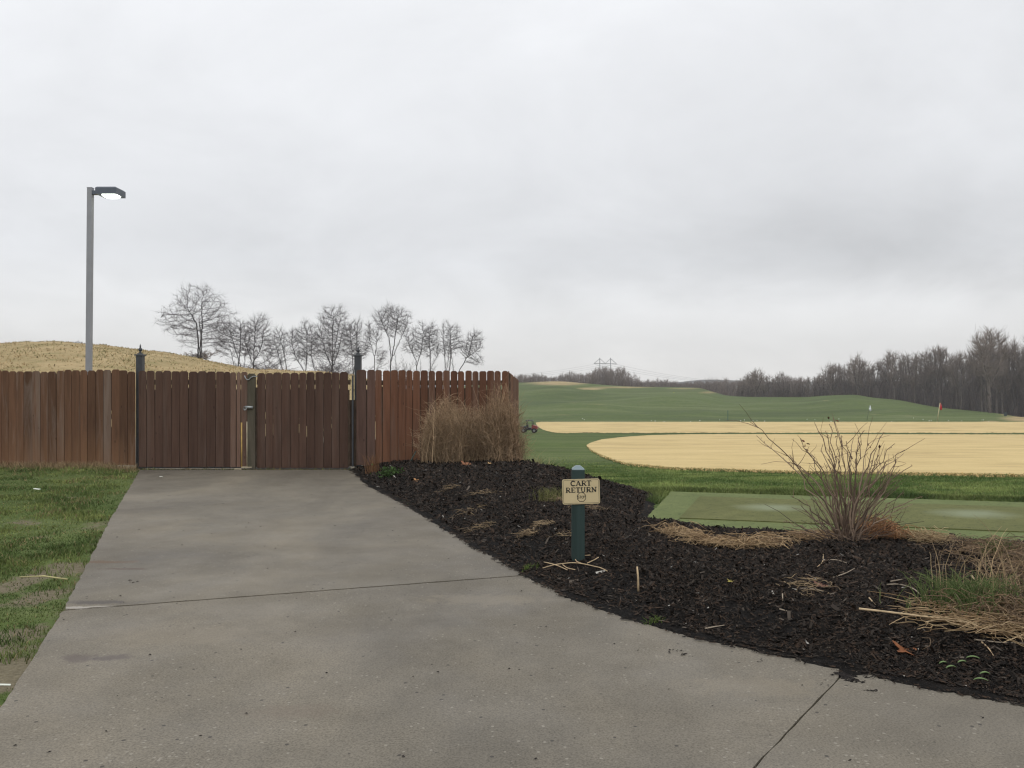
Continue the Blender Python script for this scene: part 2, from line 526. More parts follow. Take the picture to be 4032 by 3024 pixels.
dry = np.maximum.reduce([dry, blob(2200, 1508, 150, 12, 1.1), blob(2330, 1530, 75, 7, 1.0), blob(2450, 1525, 170, 6, 0.85), blob(2690, 1530, 110, 5, 0.75), blob(2790, 1545, 60, 7, 0.8),
                         blob(2220, 1634, 60, 4, 0.55), blob(2250, 1586, 40, 2.5, 0.6), blob(2360, 1592, 100, 2.5, 0.55), blob(3250, 1577, 30, 2.5, 0.7), blob(3290, 1584, 30, 3, 0.55),
                         blob(3450, 1632, 60, 3, 0.6), blob(3580, 1638, 60, 4, 0.65), blob(3240, 1632, 60, 2.5, 0.5), blob(4040, 1648, 110, 14, 1.2), blob(3900, 1660, 50, 5, 0.9), blob(3980, 1632, 60, 6, 0.9)])
dry = np.where(D > 346, np.maximum(dry, 0.6), dry)
dirt = np.zeros_like(dry)
# worn soil beside the drive's left edge and at the near left corner
Lp = np.array(Ledge)
dl = np.full(GX.shape, 1e9)
for (x0, y0), (x1, y1) in zip(Lp, Lp[1:]):
    dx, dy = x1 - x0, y1 - y0
    t = np.clip(((GX - x0) * dx + (D - y0) * dy) / (dx * dx + dy * dy), 0, 1)
    dl = np.minimum(dl, np.hypot(GX - x0 - t * dx, D - y0 - t * dy))
def world_blob(x, y, r, a): return a * np.exp(-((GX - x) ** 2 + (D - y) ** 2) / r ** 2)
bx, by = on_ground(300, 2230); ex, ey = on_ground(60, 2640); fx, fy = on_ground(100, 2050); hx, hy = on_ground(480, 1960)
_rs = random.Random(77)
_p = [on_ground(*q) for q in ((330, 2215), (215, 2262), (265, 2330), (170, 2480), (430, 2060), (90, 2300), (60, 2560))]
DIRT_SPOTS = [(x - .18, y, .3, .8) for x, y in _p] + [(_rs.uniform(-8, -4.2), _rs.uniform(6, 14.5), _rs.uniform(.25, .6), _rs.uniform(.35, .6)) for _ in range(16)] + [(bx - 0.1, by, 0.33, 0.85), (ex - 0.1, ey, 0.4, 1.1), (fx, fy, 0.55, 0.55), (hx - .2, hy, 0.6, 0.45), (ex - 0.9, ey + 1.5, .4, .5)]
dirt = np.maximum.reduce([0.5 * np.exp(-(dl / 0.16) ** 2)] + [world_blob(*s) for s in DIRT_SPOTS])
nr, nc = D.shape
idx = np.arange(nr * nc).reshape(nr, nc)
q = np.stack([idx[:-1, :-1], idx[:-1, 1:], idx[1:, 1:], idx[1:, :-1]], -1).reshape(-1, 4)
g = mesh_np('ground', np.stack([GX, D, GZ], -1).reshape(-1, 3), q, M['ground'], smooth=True)
for nm, arr in (('dry', dry), ('dirt', dirt)):
    a = g.data.attributes.new(nm, 'FLOAT', 'POINT'); a.data.foreach_set('value', arr.ravel().astype(np.float32))
structure(g)

# ------------------------------------------------------------------ far hills
k = NT('far_hills', 0.95, 0.0)
f = k.noise(k.coord('Position', (1, 0.3, 2)), 0.02, 6, 0.7)
M['hills'] = k.color(k.ramp(f, [(0.3, (0.15, 0.155, 0.155)), (0.7, (0.25, 0.25, 0.235))]))  # grey lightened: distance haze is put into the hill colour
hp = np.linspace(1500, 4000, 200)
hv = []
for row, (Y, amp) in enumerate(((640, 0), (665, 1), (700, 0.6), (740, -0.5))):
    top = np.interp(hp, [1500, 2500, 2640, 2720, 2800, 2900, 3050, 3300, 4600], [1508, 1508, 1506, 1499, 1494, 1497, 1503, 1500, 1500]) - 4 * (fbm(hp * 0.02, hp * 0 + 3, 4) - 0.5)
    zt = CAM_H - (top - CY) / FPX * 665
    z = {0: np.full_like(zt, -30), 1: zt, 0.6: zt - 1, -0.5: np.full_like(zt, -30)}[amp]
    hv.append(np.stack([(hp - CX) / FPX * Y, np.full_like(hp, Y), z], -1))
hv = np.array(hv); idx = np.arange(hv.shape[0] * hv.shape[1]).reshape(hv.shape[:2])
structure(mesh_np('hills', hv.reshape(-1, 3), np.stack([idx[:-1, :-1], idx[:-1, 1:], idx[1:, 1:], idx[1:, :-1]], -1).reshape(-1, 4), M['hills']))

# ------------------------------------------------------------------ concrete drive
def concrete(name, base=1.0):
    k = NT(name, 0.62, 0.16)
    p = k.coord('Position')
    big = k.noise(k.coord('Position', (1, 0.55, 1), rot=(0, 0, 0.5)), 0.55, 5, 0.6, 0.6)
    c = k.ramp(big, [(0.28, (0.116, 0.102, 0.081)), (0.5, (0.160, 0.141, 0.110)), (0.72, (0.208, 0.180, 0.136))])
    c2 = k.ramp(k.noise(p, 2.3, 6, 0.65), [(0.3, 0.86), (0.7, 1.10)])
    c = k.mix(1.0, c, c2, 'MULTIPLY')
    sp = k.ramp(k.noise(p, 95, 3, 0.7), [(0.34, 0.58), (0.5, 1.0), (0.72, 1.36)])
    c = k.mix(0.85, c, sp, 'MULTIPLY')
    # exposed pale stones and small pits
    agg = k.voro(p, 34, 'Distance'); pick = k.voro(p, 34, 'Color')
    sepn = k.n('ShaderNodeSeparateColor'); k.l(pick, sepn.inputs[0])
    stone = k.math('MULTIPLY', k.math('LESS_THAN', agg, 0.26), k.math('GREATER_THAN', k.math('ADD', sepn.outputs[0], k.math('MULTIPLY', k.noise(p, 0.9, 3), 0.9)), 1.36))
    c = k.mix(k.math('MULTIPLY', stone, 0.75), c, (0.27, 0.245, 0.20))
    pit = k.math('MULTIPLY', k.math('LESS_THAN', k.voro(k.coord('Position', loc=(3, 7, 0)), 9.0), 0.085), k.math('GREATER_THAN', k.noise(p, 3.1, 2), 0.46))
    c = k.mix(k.math('MULTIPLY', pit, 0.85), c, (0.045, 0.04, 0.035))
    # old stains, patched corner and worn spots, each where it lies on the slab
    for px_, py_, rx_, ry_, col_, amt in STAINS:
        x_, y_ = on_ground(px_, py_)
        vv = k.coord('Position', (1 / rx_, 1 / ry_, 0), (-x_ / rx_, -y_ / ry_, 0))
        ln = k.n('ShaderNodeVectorMath', operation='LENGTH'); k.l(vv, ln.inputs[0])
        dd_ = k.math('ADD', ln.outputs['Value'], k.math('MULTIPLY', k.math('SUBTRACT', k.noise(p, 9, 6, 0.75), 0.5), 2.6))
        c = k.mix(k.ramp(dd_, [(0.45, amt), (0.95, 0.0)]), c, col_)
    # damp blotches of its own colour
    damp = k.ramp(k.noise(k.coord('Position', (1, 0.7, 1), (5, 2, 0)), 0.8, 4, 0.55, 0.5), [(0.54, 0.0), (0.74, 0.25)])
    c = k.mix(damp, c, (0.080, 0.072, 0.065))
    k.l(k.ramp(k.noise(p, 1.4, 4), [(0.35, 0.42), (0.65, 0.72)]), k.b.inputs['Roughness'])
    k.bump(k.math('ADD', k.noise(p, 140, 4, 0.7), k.math('MULTIPLY', pit, -1.5)), 0.35, 0.004)
    return k.color(c)
STAINS = [(395, 2212, .42, .07, (.13, .085, .055), .7), (480, 2240, .30, .05, (.09, .062, .045), .75), (310, 2590, .12, .10, (.10, .080, .07), .7), (430, 2588, .16, .07, (.095, .078, .072), .7),
          (380, 2372, .42, .07, (.085, .075, .07), .75), (300, 2392, .16, .045, (.36, .33, .29), .8), (380, 2388, .14, .03, (.34, .31, .27), .7), (700, 1960, 1.6, .5, (.27, .24, .19), .25),
          (1150, 2800, .30, .12, (.16, .125, .098), .3), (3000, 2700, .5, .2, (.25, .21, .15), .25), (700, 2500, .7, .3, (.24, .205, .155), .3), (1900, 2360, .6, .2, (.26, .22, .16), .3)]
M['concrete'] = concrete('concrete')
J1L, J1R = on_ground(255, 2402), on_ground(2078, 2264)
J2a, J2b = on_ground(3308, 2665), on_ground(2966, 3024)
def nearest(pts, p): return min(range(len(pts)), key=lambda i: math.hypot(pts[i][0] - p[0], pts[i][1] - p[1]))
Lr = resample(Ledge, 0.09, 0.007); Rr = resample(Redge, 0.09, 0.007)
iL, iR, iJ = nearest(Lr, J1L), nearest(Rr, J1R), nearest(Rr, J2a)
def joint(a, b, off, n=40):
    nx, ny = -(b[1] - a[1]), b[0] - a[0]; L = math.hypot(nx, ny); nx, ny = nx / L, ny / L
    return [(a[0] + (b[0] - a[0]) * t + nx * (off + random.uniform(-.004, .004)), a[1] + (b[1] - a[1]) * t + ny * (off + random.uniform(-.004, .004))) for t in np.linspace(0, 1, n)]
j1 = joint(J1L, J1R, 0.011); j1b = joint(J1L, J1R, -0.011)
jend = (J2a[0] + (J2b[0] - J2a[0]) * 12, J2a[1] + (J2b[1] - J2a[1]) * 12)
ja = joint(J2a, jend, -0.0055, 160); jb = joint(J2a, jend, 0.0055, 160)
nxy = (J2b[1] - J2a[1], -(J2b[0] - J2a[0]))
slab_a = Lr[:iL] + j1 + Rr[:iR][::-1]
slab_b = j1b[::-1] + Lr[iL + 1:] + [(-8, -9), (ja[-1][0], -9)] + ja[::-1] + Rr[iR + 1:iJ][::-1]
slab_c = jb + [(jb[-1][0], -9), (13, -9)] + Rr[iJ + 1:][::-1]
bm = bmesh.new()
for poly, top in ((slab_a, 0.0), (slab_b, -0.002), (slab_c, 0.001)):
    a = [bm.verts.new((x, y, top)) for x, y in poly]
    b = [bm.verts.new((x, y, top - 0.13)) for x, y in poly]
    bm.faces.new(a)
    n = len(poly)
    for i in range(n):
        bm.faces.new((a[i], a[(i + 1) % n], b[(i + 1) % n], b[i]))
bm.normal_update()
bmesh.ops.triangulate(bm, faces=[f for f in bm.faces if len(f.verts) > 4])
structure(obj_bm('driveway', bm, M['concrete']))
# pale gravel yard behind the gates
k = NT('gravel', 0.95, 0.1)
p = k.coord('Position')
M['gravel'] = k.color(k.ramp(k.noise(p, 18, 5, 0.7), [(0.3, (0.16, 0.14, 0.11)), (0.7, (0.32, 0.28, 0.21))]))
bm = bmesh.new()
box(bm, -12, -1.2, 15.62, 25, -0.15, -0.005)
structure(obj_bm('yard', bm, M['gravel']))

# ------------------------------------------------------------------ mulch bed
k = NT('mulch', 0.9, 0.12)
p = k.coord('Position')
c = k.ramp(k.noise(p, 22, 6, 0.75), [(0.3, (0.004, 0.0037, 0.0034)), (0.55, (0.013, 0.0115, 0.0105)), (0.8, (0.034, 0.029, 0.025))])
c = k.mix(k.ramp(k.noise(p, 1.1, 4, 0.6), [(0.55, 0.0), (0.72, 0.45)]), c, (0.045, 0.033, 0.024))
k.bump(k.noise(p, 40, 5, 0.7), 1.0, 0.03)
M['mulch'] = k.color(c)
xs = np.arange(-3.3, 9.6, 0.05); ys = np.arange(1.0, 16.6, 0.05)
BX, BY = np.meshgrid(xs, ys, indexing='xy')
BZ, BS = bed_z(BX, BY)
# sink with the land where the bed's far side runs down the slope
BZ = BZ + np.minimum(ground_z(BX, BY), 0) * sstep(12, 14, BY)
idx = np.arange(BX.size).reshape(BX.shape)
q = np.stack([idx[:-1, :-1], idx[:-1, 1:], idx[1:, 1:], idx[1:, :-1]], -1)
keep = (BS[:-1, :-1] > -0.22)
structure(mesh_np('mulch_bed', np.stack([BX, BY, BZ], -1).reshape(-1, 3), q[keep], M['mulch'], smooth=True))
def bed_top(x, y):
    z, _ = bed_z(x, y)
    return z + np.minimum(ground_z(x, y), 0) * sstep(12, 14, np.asarray(y, float))
def bed_pt(px, py):
    """point on the mulch under a photo pixel (marching the ray)"""
    Y = np.linspace(3.0, 17, 1400)
    X = (px - CX) / FPX * Y; Z = CAM_H - (py - CY) / FPX * Y
    s = Z - np.maximum(bed_top(X, Y), -0.01)
    i = np.argmax(s < 0)
    return Vector((X[i], Y[i], float(np.maximum(bed_top(X[i], Y[i]), 0.0))))

# ------------------------------------------------------------------ synthetic turf strip and hitting mats
def turf_mat(name, c0, c1, spots=()):
    k = NT(name, 0.9, 0.15)
    p = k.coord('Position')
    c = k.ramp(k.noise(p, 1.3, 5, 0.65), [(0.3, c0), (0.7, c1)])
    c = k.mix(0.8, c, k.ramp(k.noise(p, 90, 3, 0.7), [(0.3, 0.62), (0.7, 1.3)]), 'MULTIPLY')
    c = k.mix(0.8, c, k.ramp(k.noise(p, 6, 6, 0.75), [(0.3, 0.8), (0.7, 1.18)]), 'MULTIPLY')
    c = k.mix(k.math('MULTIPLY', k.math('LESS_THAN', k.voro(k.coord('Position', (1, 1.6, 1)), 9.0), 0.15), 0.8), c, (0.028, 0.035, 0.02))
    for (x, y, r, s) in spots:
        v = k.coord('Position', (1 / r, 1 / (r * s), 0), (-x / r, -y / (r * s), 0))
        ln = k.n('ShaderNodeVectorMath', operation='LENGTH'); k.l(v, ln.inputs[0])
        d = k.math('ADD', ln.outputs['Value'], k.math('MULTIPLY', k.math('SUBTRACT', k.noise(p, 4, 4), 0.5), 0.5))
        c = k.mix(k.ramp(d, [(0.25, 0.62), (1.0, 0.0)]), c, (0.25, 0.28, 0.185))
    k.bump(k.noise(p, 160, 3), 0.4, 0.01)
    return k.color(c)
M['turf_edge'] = turf_mat('turf_strip', (0.112, 0.138, 0.050), (0.150, 0.176, 0.068))
w1, w2 = on_ground(3040, 2005), on_ground(3830, 2030)
M['turf_mat'] = turf_mat('hitting_mat', (0.104, 0.112, 0.040), (0.136, 0.140, 0.052), [(w1[0], w1[1], 0.55, 0.75), (w2[0], w2[1], 0.6, 0.75), (8.6, 8.9, 0.5, .8)])
def sheet(name, poly, z0, z1, mat, step=0.25, jit=0.01):
    pp = resample(poly + [poly[0]], step, jit)[:-1]
    bm = bmesh.new()
    a = [bm.verts.new((x, y, z1)) for x, y in pp]; b = [bm.verts.new((x, y, z0)) for x, y in pp]
    bm.faces.new(a)
    for i in range(len(pp)):
        bm.faces.new((a[i], b[i], b[(i + 1) % len(pp)], a[(i + 1) % len(pp)]))
    return obj_bm(name, bm, mat)
structure(sheet('turf_strip', MAT_POLY, -0.06, 0.012, M['turf_edge'], 0.06, 0.012))
i0, i1 = on_ground(2755, 1960), on_ground(2676, 2046)
dv = (13 - 2.3, 6.0 - 8.80)
t0 = tag(sheet('hitting_mat', [i0, i1, (i1[0] + dv[0] * .95, i1[1] + dv[1] * .95), (i0[0] + dv[0] * .9, i0[1] + dv[1] * .9)], 0.0, 0.024, M['turf_mat'], 0.3, 0.004),
         'long olive green hitting mat with pale worn spots, behind the bare bush', 'hitting mat')

# ------------------------------------------------------------------ dormant tan turf
k = NT('dormant_turf', 0.95, 0.05)
p = k.coord('Position', (0.4, 0.55, 1))
c = k.ramp(k.noise(p, 0.5, 7, 0.65, 0.3), [(0.25, (0.40, 0.300, 0.145)), (0.5, (0.55, 0.422, 0.205)), (0.8, (0.63, 0.49, 0.25))])
c = k.mix(k.ramp(k.noise(k.coord('Position', (0.25, 0.8, 1), (7, 3, 0)), 0.55, 5, 0.7, 0.4), [(0.54, 0.0), (0.72, 0.6)]), c, (0.38, 0.275, 0.145))
c = k.mix(0.7, c, k.ramp(k.noise(k.coord('Position'), 9, 4, 0.7), [(0.3, 0.82), (0.7, 1.12)]), 'MULTIPLY')
c = k.mix(k.ramp(k.noise(k.coord('Position', (0.6, 1, 1), (1, 9, 0)), 1.3, 5, 0.75), [(0.68, 0.0), (0.74, 0.7)]), c, (0.16, 0.17, 0.06))
M['dormant'] = k.color(c)
def tan_turf(pxs, fr, bk, step, jit):
    px = np.arange(pxs[0], pxs[-1], step)
    yf = np.interp(px, *fr); yb = np.interp(px, *bk)
    Yf, Yb = depth_of(yf), depth_of(yb)
    nj = rng.normal(0, 1, len(px)); Yf = Yf * (1 + jit * nj + jit * 9 * (fbm(px * .018, px * 0, 4) - .5) * sstep(0, 90, px - px[0]) + .022 * (fbm(px * .11, px * 0 + 2, 3) - .5)); Yb = Yb * (1 + jit * .5 * rng.normal(0, 1, len(px)))
    Yb = np.minimum(Yb, 143.5)
    T = np.linspace(0, 1, 40) ** 1.3
    YY = Yf[:, None] + (Yb - Yf)[:, None] * T[None, :]
    XX = (px[:, None] - CX) / FPX * YY
    ZZ = ground_z(XX, YY) + 0.012
    idx = np.arange(YY.size).reshape(YY.shape)
    q = np.stack([idx[:-1, :-1], idx[1:, :-1], idx[1:, 1:], idx[:-1, 1:]], -1).reshape(-1, 4)
    return mesh_np('dormant_turf', np.stack([XX, YY, ZZ], -1).reshape(-1, 3), q, M['dormant'], smooth=True)
NEAR_F = ([2310, 2330, 2370, 2461, 2643, 3099, 4032, 5200], [1758, 1776, 1797, 1828, 1846, 1860, 1875, 1888])
NEAR_B = ([2310, 2330, 2370, 2452, 2552, 2690, 2825, 4032, 5200], [1752, 1742, 1730, 1721, 1714, 1710.5, 1709.5, 1711, 1712])
FAR_F = ([2110, 2122, 2150, 2190, 2316, 2700, 4032, 5200], [1668, 1684, 1697, 1705, 1704, 1704.5, 1705, 1705])
FAR_B = ([2110, 2140, 5200], [1664, 1660, 1660])
structure(tan_turf((2310, 5000), NEAR_F, NEAR_B, 3.0, 0.005))
structure(tan_turf((2110, 5000), FAR_F, FAR_B, 4.0, 0.003))

# ------------------------------------------------------------------ fence and gates
def plank_wood(name, c, grey=0.3, var=0.5, orange=0.0):
    k = NT(name, 0.82, 0.22)
    geo = k.n('ShaderNodeNewGeometry'); rnd = geo.outputs['Random Per Island']
    sc = k.coord('Position', (9, 9, 0.7)); off = k.n('ShaderNodeVectorMath', operation='ADD')
    cm = k.n('ShaderNodeCombineXYZ'); k.l(k.math('MULTIPLY', rnd, 57.0), cm.inputs[2])
    k.l(sc, off.inputs[0]); k.l(cm.outputs[0], off.inputs[1])
    grain = k.noise(off.outputs[0], 1.3, 6, 0.68, 0.4)
    tone = k.ramp(rnd, [(0.0, 1 - var), (0.35, 1 - var * 0.3), (0.7, 1.0), (1.0, 1 + var * 0.55)])
    col = k.ramp(grain, [(0.25, tuple(x * 0.62 for x in c)), (0.5, c), (0.78, tuple(x * 1.3 for x in c))])
    col = k.mix(1.0, col, tone, 'MULTIPLY')
    # silvered streaks where the stain has gone, each board its own
    wf = k.noise(off.outputs[0], 0.55, 5, 0.7, 0.8)
    wf2 = k.math('ADD', wf, k.math('MULTIPLY', k.math('SUBTRACT', k.math('FRACT', k.math('MULTIPLY', rnd, 7.3)), 0.5), 0.22))
    col = k.mix(k.ramp(wf2, [(0.50, 0.0), (0.70, grey)]), col, (0.21, 0.165, 0.135))
    if orange:
        sx = k.n('ShaderNodeSeparateXYZ'); k.l(geo.outputs['Position'], sx.inputs[0])
        low = k.math('SUBTRACT', 1.0, k.math('MULTIPLY', sx.outputs[2], 0.75))
        o2 = k.math('ADD', low, k.math('SUBTRACT', k.noise(off.outputs[0], 0.8, 4), 0.6))
        col = k.mix(k.math('MULTIPLY', k.ramp(o2, [(0.35, 0.0), (0.95, 1.0)]), orange), col, (0.24, 0.13, 0.066))
    # knots
    kn = k.math('LESS_THAN', k.voro(k.coord('Position', (5.5, 5.5, 2.6)), 1.0), 0.07)
    col = k.mix(k.math('MULTIPLY', kn, 0.6), col, tuple(x * 0.3 for x in c))
    k.bump(grain, 0.35, 0.006)
    return k.color(col)
M['wood_left'] = plank_wood('weathered_planks', (0.122, 0.062, 0.035), 0.6, 0.32, 0.5)
M['wood_gate'] = plank_wood('brown_stained_planks', (0.083, 0.046, 0.032), 0.14, 0.18)
M['wood_right'] = plank_wood('red_brown_planks', (0.136, 0.061, 0.034), 0.3, 0.25, 0.2)
M['wood_dark'] = plank_wood('dark_stained_planks', (0.098, 0.056, 0.042), 0.08, 0.2)
M['wood_olive'] = plank_wood('olive_post', (0.070, 0.062, 0.042), 0.2, 0.2)
M['wood_raw'] = plank_wood('bare_worn_planks', (0.15, 0.09, 0.065), 0.55, 0.4)
M['rail'] = plain('old_rail_wood', (0.085, 0.06, 0.042), 0.85, 0.15)
M['steel_black'] = plain('black_steel', (0.040, 0.043, 0.048), 0.5, 0.45)
M['steel_grey'] = plain('post_grey', (0.07, 0.075, 0.08), 0.55, 0.4)
M['galv'] = plain('galvanised', (0.30, 0.32, 0.32), 0.45, 0.5, 0.6)
M['rod_cream'] = plain('cream_worn_paint', (0.42, 0.36, 0.25), 0.7, 0.3)
M['rod_yellow'] = plain('yellow_worn_paint', (0.42, 0.28, 0.09), 0.7, 0.3)

YF = 15.55
S = YF / FPX
def fx(px): return (px - CX) * S
def fz(py): return CAM_H - (py - CY) * S

def dog_ear(w, h, ear=0.028):
    return [(-w / 2, 0), (w / 2, 0), (w / 2, h - ear), (w / 2 - ear, h), (-w / 2 + ear, h), (-w / 2, h - ear)]

GAPS = []
def gap_backing(parent, y, py_hi, py_bot, open_p, seed, half=.022):
    """strips added behind the joints so the gaps between boards read dark, some left open"""
    r = random.Random(seed); bm = bmesh.new()
    for x in GAPS:
        o_ = r.random()
        zb = fz(py_bot) + .01; zt = fz(py_hi + r.uniform(-3, 9))
        if o_ < open_p:
            m0 = r.uniform(.30, .45); m1 = m0 + r.uniform(.1, .32)
            spans = ((zb, zb + (zt - zb) * m0), (zb + (zt - zb) * m1, zt))
        else: spans = ((zb, zt),)
        for a, b in spans: box(bm, x - half, x + half, y + .0175 + .006, y + .0285, a, b)
    obj_bm('gap_backing_strips', bm, M['rail'], parent)

def pickets(px0, px1, pitch, py_top, py_bot, gap, jit, y=YF, seed=0, top_fn=None):
    """boards from one end to the other in one mesh, each a separate island"""
    r = random.Random(seed)
    GAPS.clear()
    bm = bmesh.new()
    px = px0
    while px < px1 - pitch * 0.4:
        w = pitch * r.uniform(0.9, 1.08)
        if px + w > px1: w = px1 - px
        cx = fx(px + w / 2); gw = (gap * r.choice((0.4, 0.7, 1, 1, 1.4))) * S
        wd = w * S - gw
        zt = fz((top_fn(px) if top_fn else py_top) + r.uniform(-jit, jit)); zb = fz(py_bot) + r.uniform(0, 0.012)
        lean = r.uniform(-0.004, 0.004); dy = r.uniform(-0.006, 0.006)
        poly = [(cx + x + lean * z, zb + z) for x, z in dog_ear(wd, zt - zb, r.uniform(0.024, 0.034))]
        prism(bm, poly, y + dy, y + dy + 0.017)
        px += w
        if px < px1 - 4: GAPS.append(fx(px))
    return bm

def rails(parent, px0, px1, pys, y=YF, name='rail', mat='rail'):
    for py in pys:
        bm = bmesh.new(); z = fz(py)
        box(bm, fx(px0), fx(px1), y + 0.031, y + 0.07, z - 0.045, z + 0.045)
        obj_bm(name, bm, M[mat], parent)

def origin_thing(name, label, cat, px, group=None):
    """thing whose Empty stands at the foot; parts stay in world coordinates"""
    o = thing(name, label, cat, (fx(px), YF, 0), 0, group)
    return o
def settle(o):
    """children were modelled in world space: shift them into the parent's frame"""
    for c in list(o.children):
        if c.type == 'MESH':
            c.data.transform(o.matrix_basis.inverted())
            for g_ in c.children:
                if g_.type == 'MESH': g_.data.transform(o.matrix_basis.inverted())
    return o

# left run of fence
fl = origin_thing('picket_fence', 'weathered brown picket fence with silvered boards left of the gates', 'fence', 100)
wav = lambda px: 1459 + 3.0 * math.sin(px * 0.013) + 2.0 * math.sin(px * 0.041)
obj_bm('pickets', pickets(-900, 534, 31.5, 1459, 1834, 1.9, 2.2, YF, 11, wav), M['wood_left'], fl)
gap_backing(fl, YF, 1468, 1834, .04, 12)
rails(fl, -900, 520, (1500, 1640, 1790))
settle(fl)

# gate posts with finials
def gate_post(px, pw, py_top, label, fin_py):
    t = origin_thing('gate_post', label, 'gate post', px, 'black gate posts with finials')
    x, w = fx(px), pw * S / 2
    bm = bmesh.new(); box(bm, x - w, x + w, YF + 0.075, YF + 0.075 + 2 * w, -0.1, fz(py_top), 0.006)
    obj_bm('pole', bm, M['steel_black'], t)
    zt = fz(py_top); yc = YF + 0.075 + w
    bm = bmesh.new()
    box(bm, x - w - .022, x + w + .022, yc - w - .022, yc + w + .022, zt - 0.012, zt + 0.012, 0.004)
    box(bm, x - w * .7, x + w * .7, yc - w * .7, yc + w * .7, zt + 0.0125, zt + 0.035, 0.004)
    obj_bm('cap', bm, M['steel_grey'], t)
    H = fz(fin_py) - zt - 0.035
    prof = [(0.02, 0), (0.03, 0.03), (0.02, 0.12), (0.016, 0.2), (0.034, 0.28), (0.043, 0.38), (0.034, 0.5), (0.018, 0.57), (0.011, 0.62), (0.022, 0.67), (0.011, 0.73), (0.017, 0.79), (0.009, 0.86), (0.003, 1.0)]
    bm = bmesh.new(); lathe(bm, [(r * 0.95, z * H) for r, z in prof], 14, (x, yc, zt + 0.035))
    obj_bm('finial', bm, M['steel_black'], t, True)
    return settle(t)
gate_post(540, 25, 1397, 'black steel gate post with slim finial on the lawn side of the gates', 1353)
gate_post(1405, 25, 1398, 'black steel gate post with finial where the gates meet the reddish fence', 1362)

# left gate leaf
gl = origin_thing('gate', 'brown picket gate leaf beside the lawn, worn bare boards at its free edge', 'gate', 750, 'pair of picket gates')
obj_bm('picket_panel', pickets(547, 908, 33.8, 1462, 1840, 2.1, 1.6, YF - .02, 21, lambda px: 1459 + (px - 551) * 0.017), M['wood_gate'], gl)
GAPS.extend([fx(909), fx(931.7), fx(949.5), fx(977)])
gap_backing(gl, YF - .02, 1527, 1840, 0, 13)
bm = bmesh.new(); 
for (a, b, tp) in ((908, 930, 1466), (933.5, 948, 1465), (951, 975, 1464)):
    zt, zb = fz(tp), fz(1839)
    prism(bm, [(fx((a + b) / 2) + x, zb + z) for x, z in dog_ear((b - a) * S, zt - zb, .025)], YF - .02, YF - .003)
tag(obj_bm('worn_picket_panel', bm, M['wood_raw'], gl), 'worn boards with bare streaks at the free edge')
rails(gl, 552, 972, (1505, 1660, 1815), YF - .02)
bm = bmesh.new(); box(bm, fx(551), fx(978), YF + .012, YF + .05, fz(1843.5), fz(1838.5))
obj_bm('bottom_bar', bm, M['steel_grey'], gl)
settle(gl)
# right gate leaf
gr = origin_thing('gate', 'brown picket gate leaf with olive stile and latch, beside the mulch bed', 'gate', 1200, 'pair of picket gates')
obj_bm('picket_panel', pickets(1013, 1379, 32.8, 1467, 1842, 2.2, 1.6, YF - .02, 33, lambda px: 1468 - (px - 1013) * 0.008), M['wood_gate'], gr)
GAPS.append(fx(1011))
gap_backing(gr, YF - .02, 1527, 1842, .3, 14)
rails(gr, 1010, 1379, (1505, 1660, 1815), YF - .02)
bm = bmesh.new()
for s_ in (-1,):
    a, b = Vector((fx(1016), fz(1806))), Vector((fx(1374), fz(1670)))
    n = Vector((-(b - a).y, (b - a).x)).normalized() * 0.045
    prism(bm, [tuple(a - n), tuple(b - n), tuple(b + n), tuple(a + n)], YF + .012, YF + .045)
obj_bm('brace', bm, M['rail'], gr)
bm = bmesh.new(); box(bm, fx(982), fx(1380), YF + .012, YF + .05, fz(1846), fz(1841))
obj_bm('bottom_bar', bm, M['steel_grey'], gr)
zt = fz(1471); zb = fz(1843)
bm = bmesh.new(); prism(bm, [(fx(994.5) + x, zb + z) for x, z in dog_ear(29 * S, zt - zb, .03)], YF - .085, YF - .022)
obj_bm('stile', bm, M['wood_olive'], gr)
bm = bmesh.new(); box(bm, fx(1384.5), fx(1391), YF + .01, YF + .05, fz(1838), fz(1478), .003)
obj_bm('hinge_stile', bm, M['steel_black'], gr)
bm = bmesh.new(); box(bm, fx(1372), fx(1402), YF + .0715, YF + .0745, fz(1838), fz(1575))
obj_bm('gap_backing_board', bm, M['rail'], gr)  # dark board added behind the hinge gap to block the bright ground beyond
# latch: a galvanised barrel and hasp at hand height, wire hook at the top
lt = rod('latch', [at(966, 1603, YF - .12), at(995, 1604, YF - .12)], 0.024, M['galv'], gr, 12)
rod('padlock', [at(962, 1600, YF - .13), at(959, 1607, YF - .135), at(962, 1615, YF - .135), at(968, 1614, YF - .135), at(970, 1606, YF - .13)], 0.011, M['galv'], lt, 8)
rod('wire_hook', [at(963, 1479, YF - .09), at(966, 1488, YF - .1), at(972, 1495, YF - .1), at(980, 1495, YF - .1), at(988, 1487, YF - .1), at(997, 1482, YF - .095), at(1013, 1482, YF - .09)], 0.009, M['galv'], gr, 6)
for px, py0, mt in ((951, 1664, 'rod_yellow'), (973, 1660, 'rod_cream')):
    rod('drop_rod', [at(px, py0, YF - .07), at(px + 0.5, 1842, YF - .07)], 0.0135, M[mt], gr, 10)
for a, b in ((957, 998), (930, 958)):
    bm = bmesh.new(); z = fz(1838 if a > 950 else 1845); box(bm, fx(a), fx(b), YF - .11, YF - .04, z - .009, z + .009, .003)
    obj_bm('foot_plate', bm, M['rod_cream'], gr)
settle(gr)

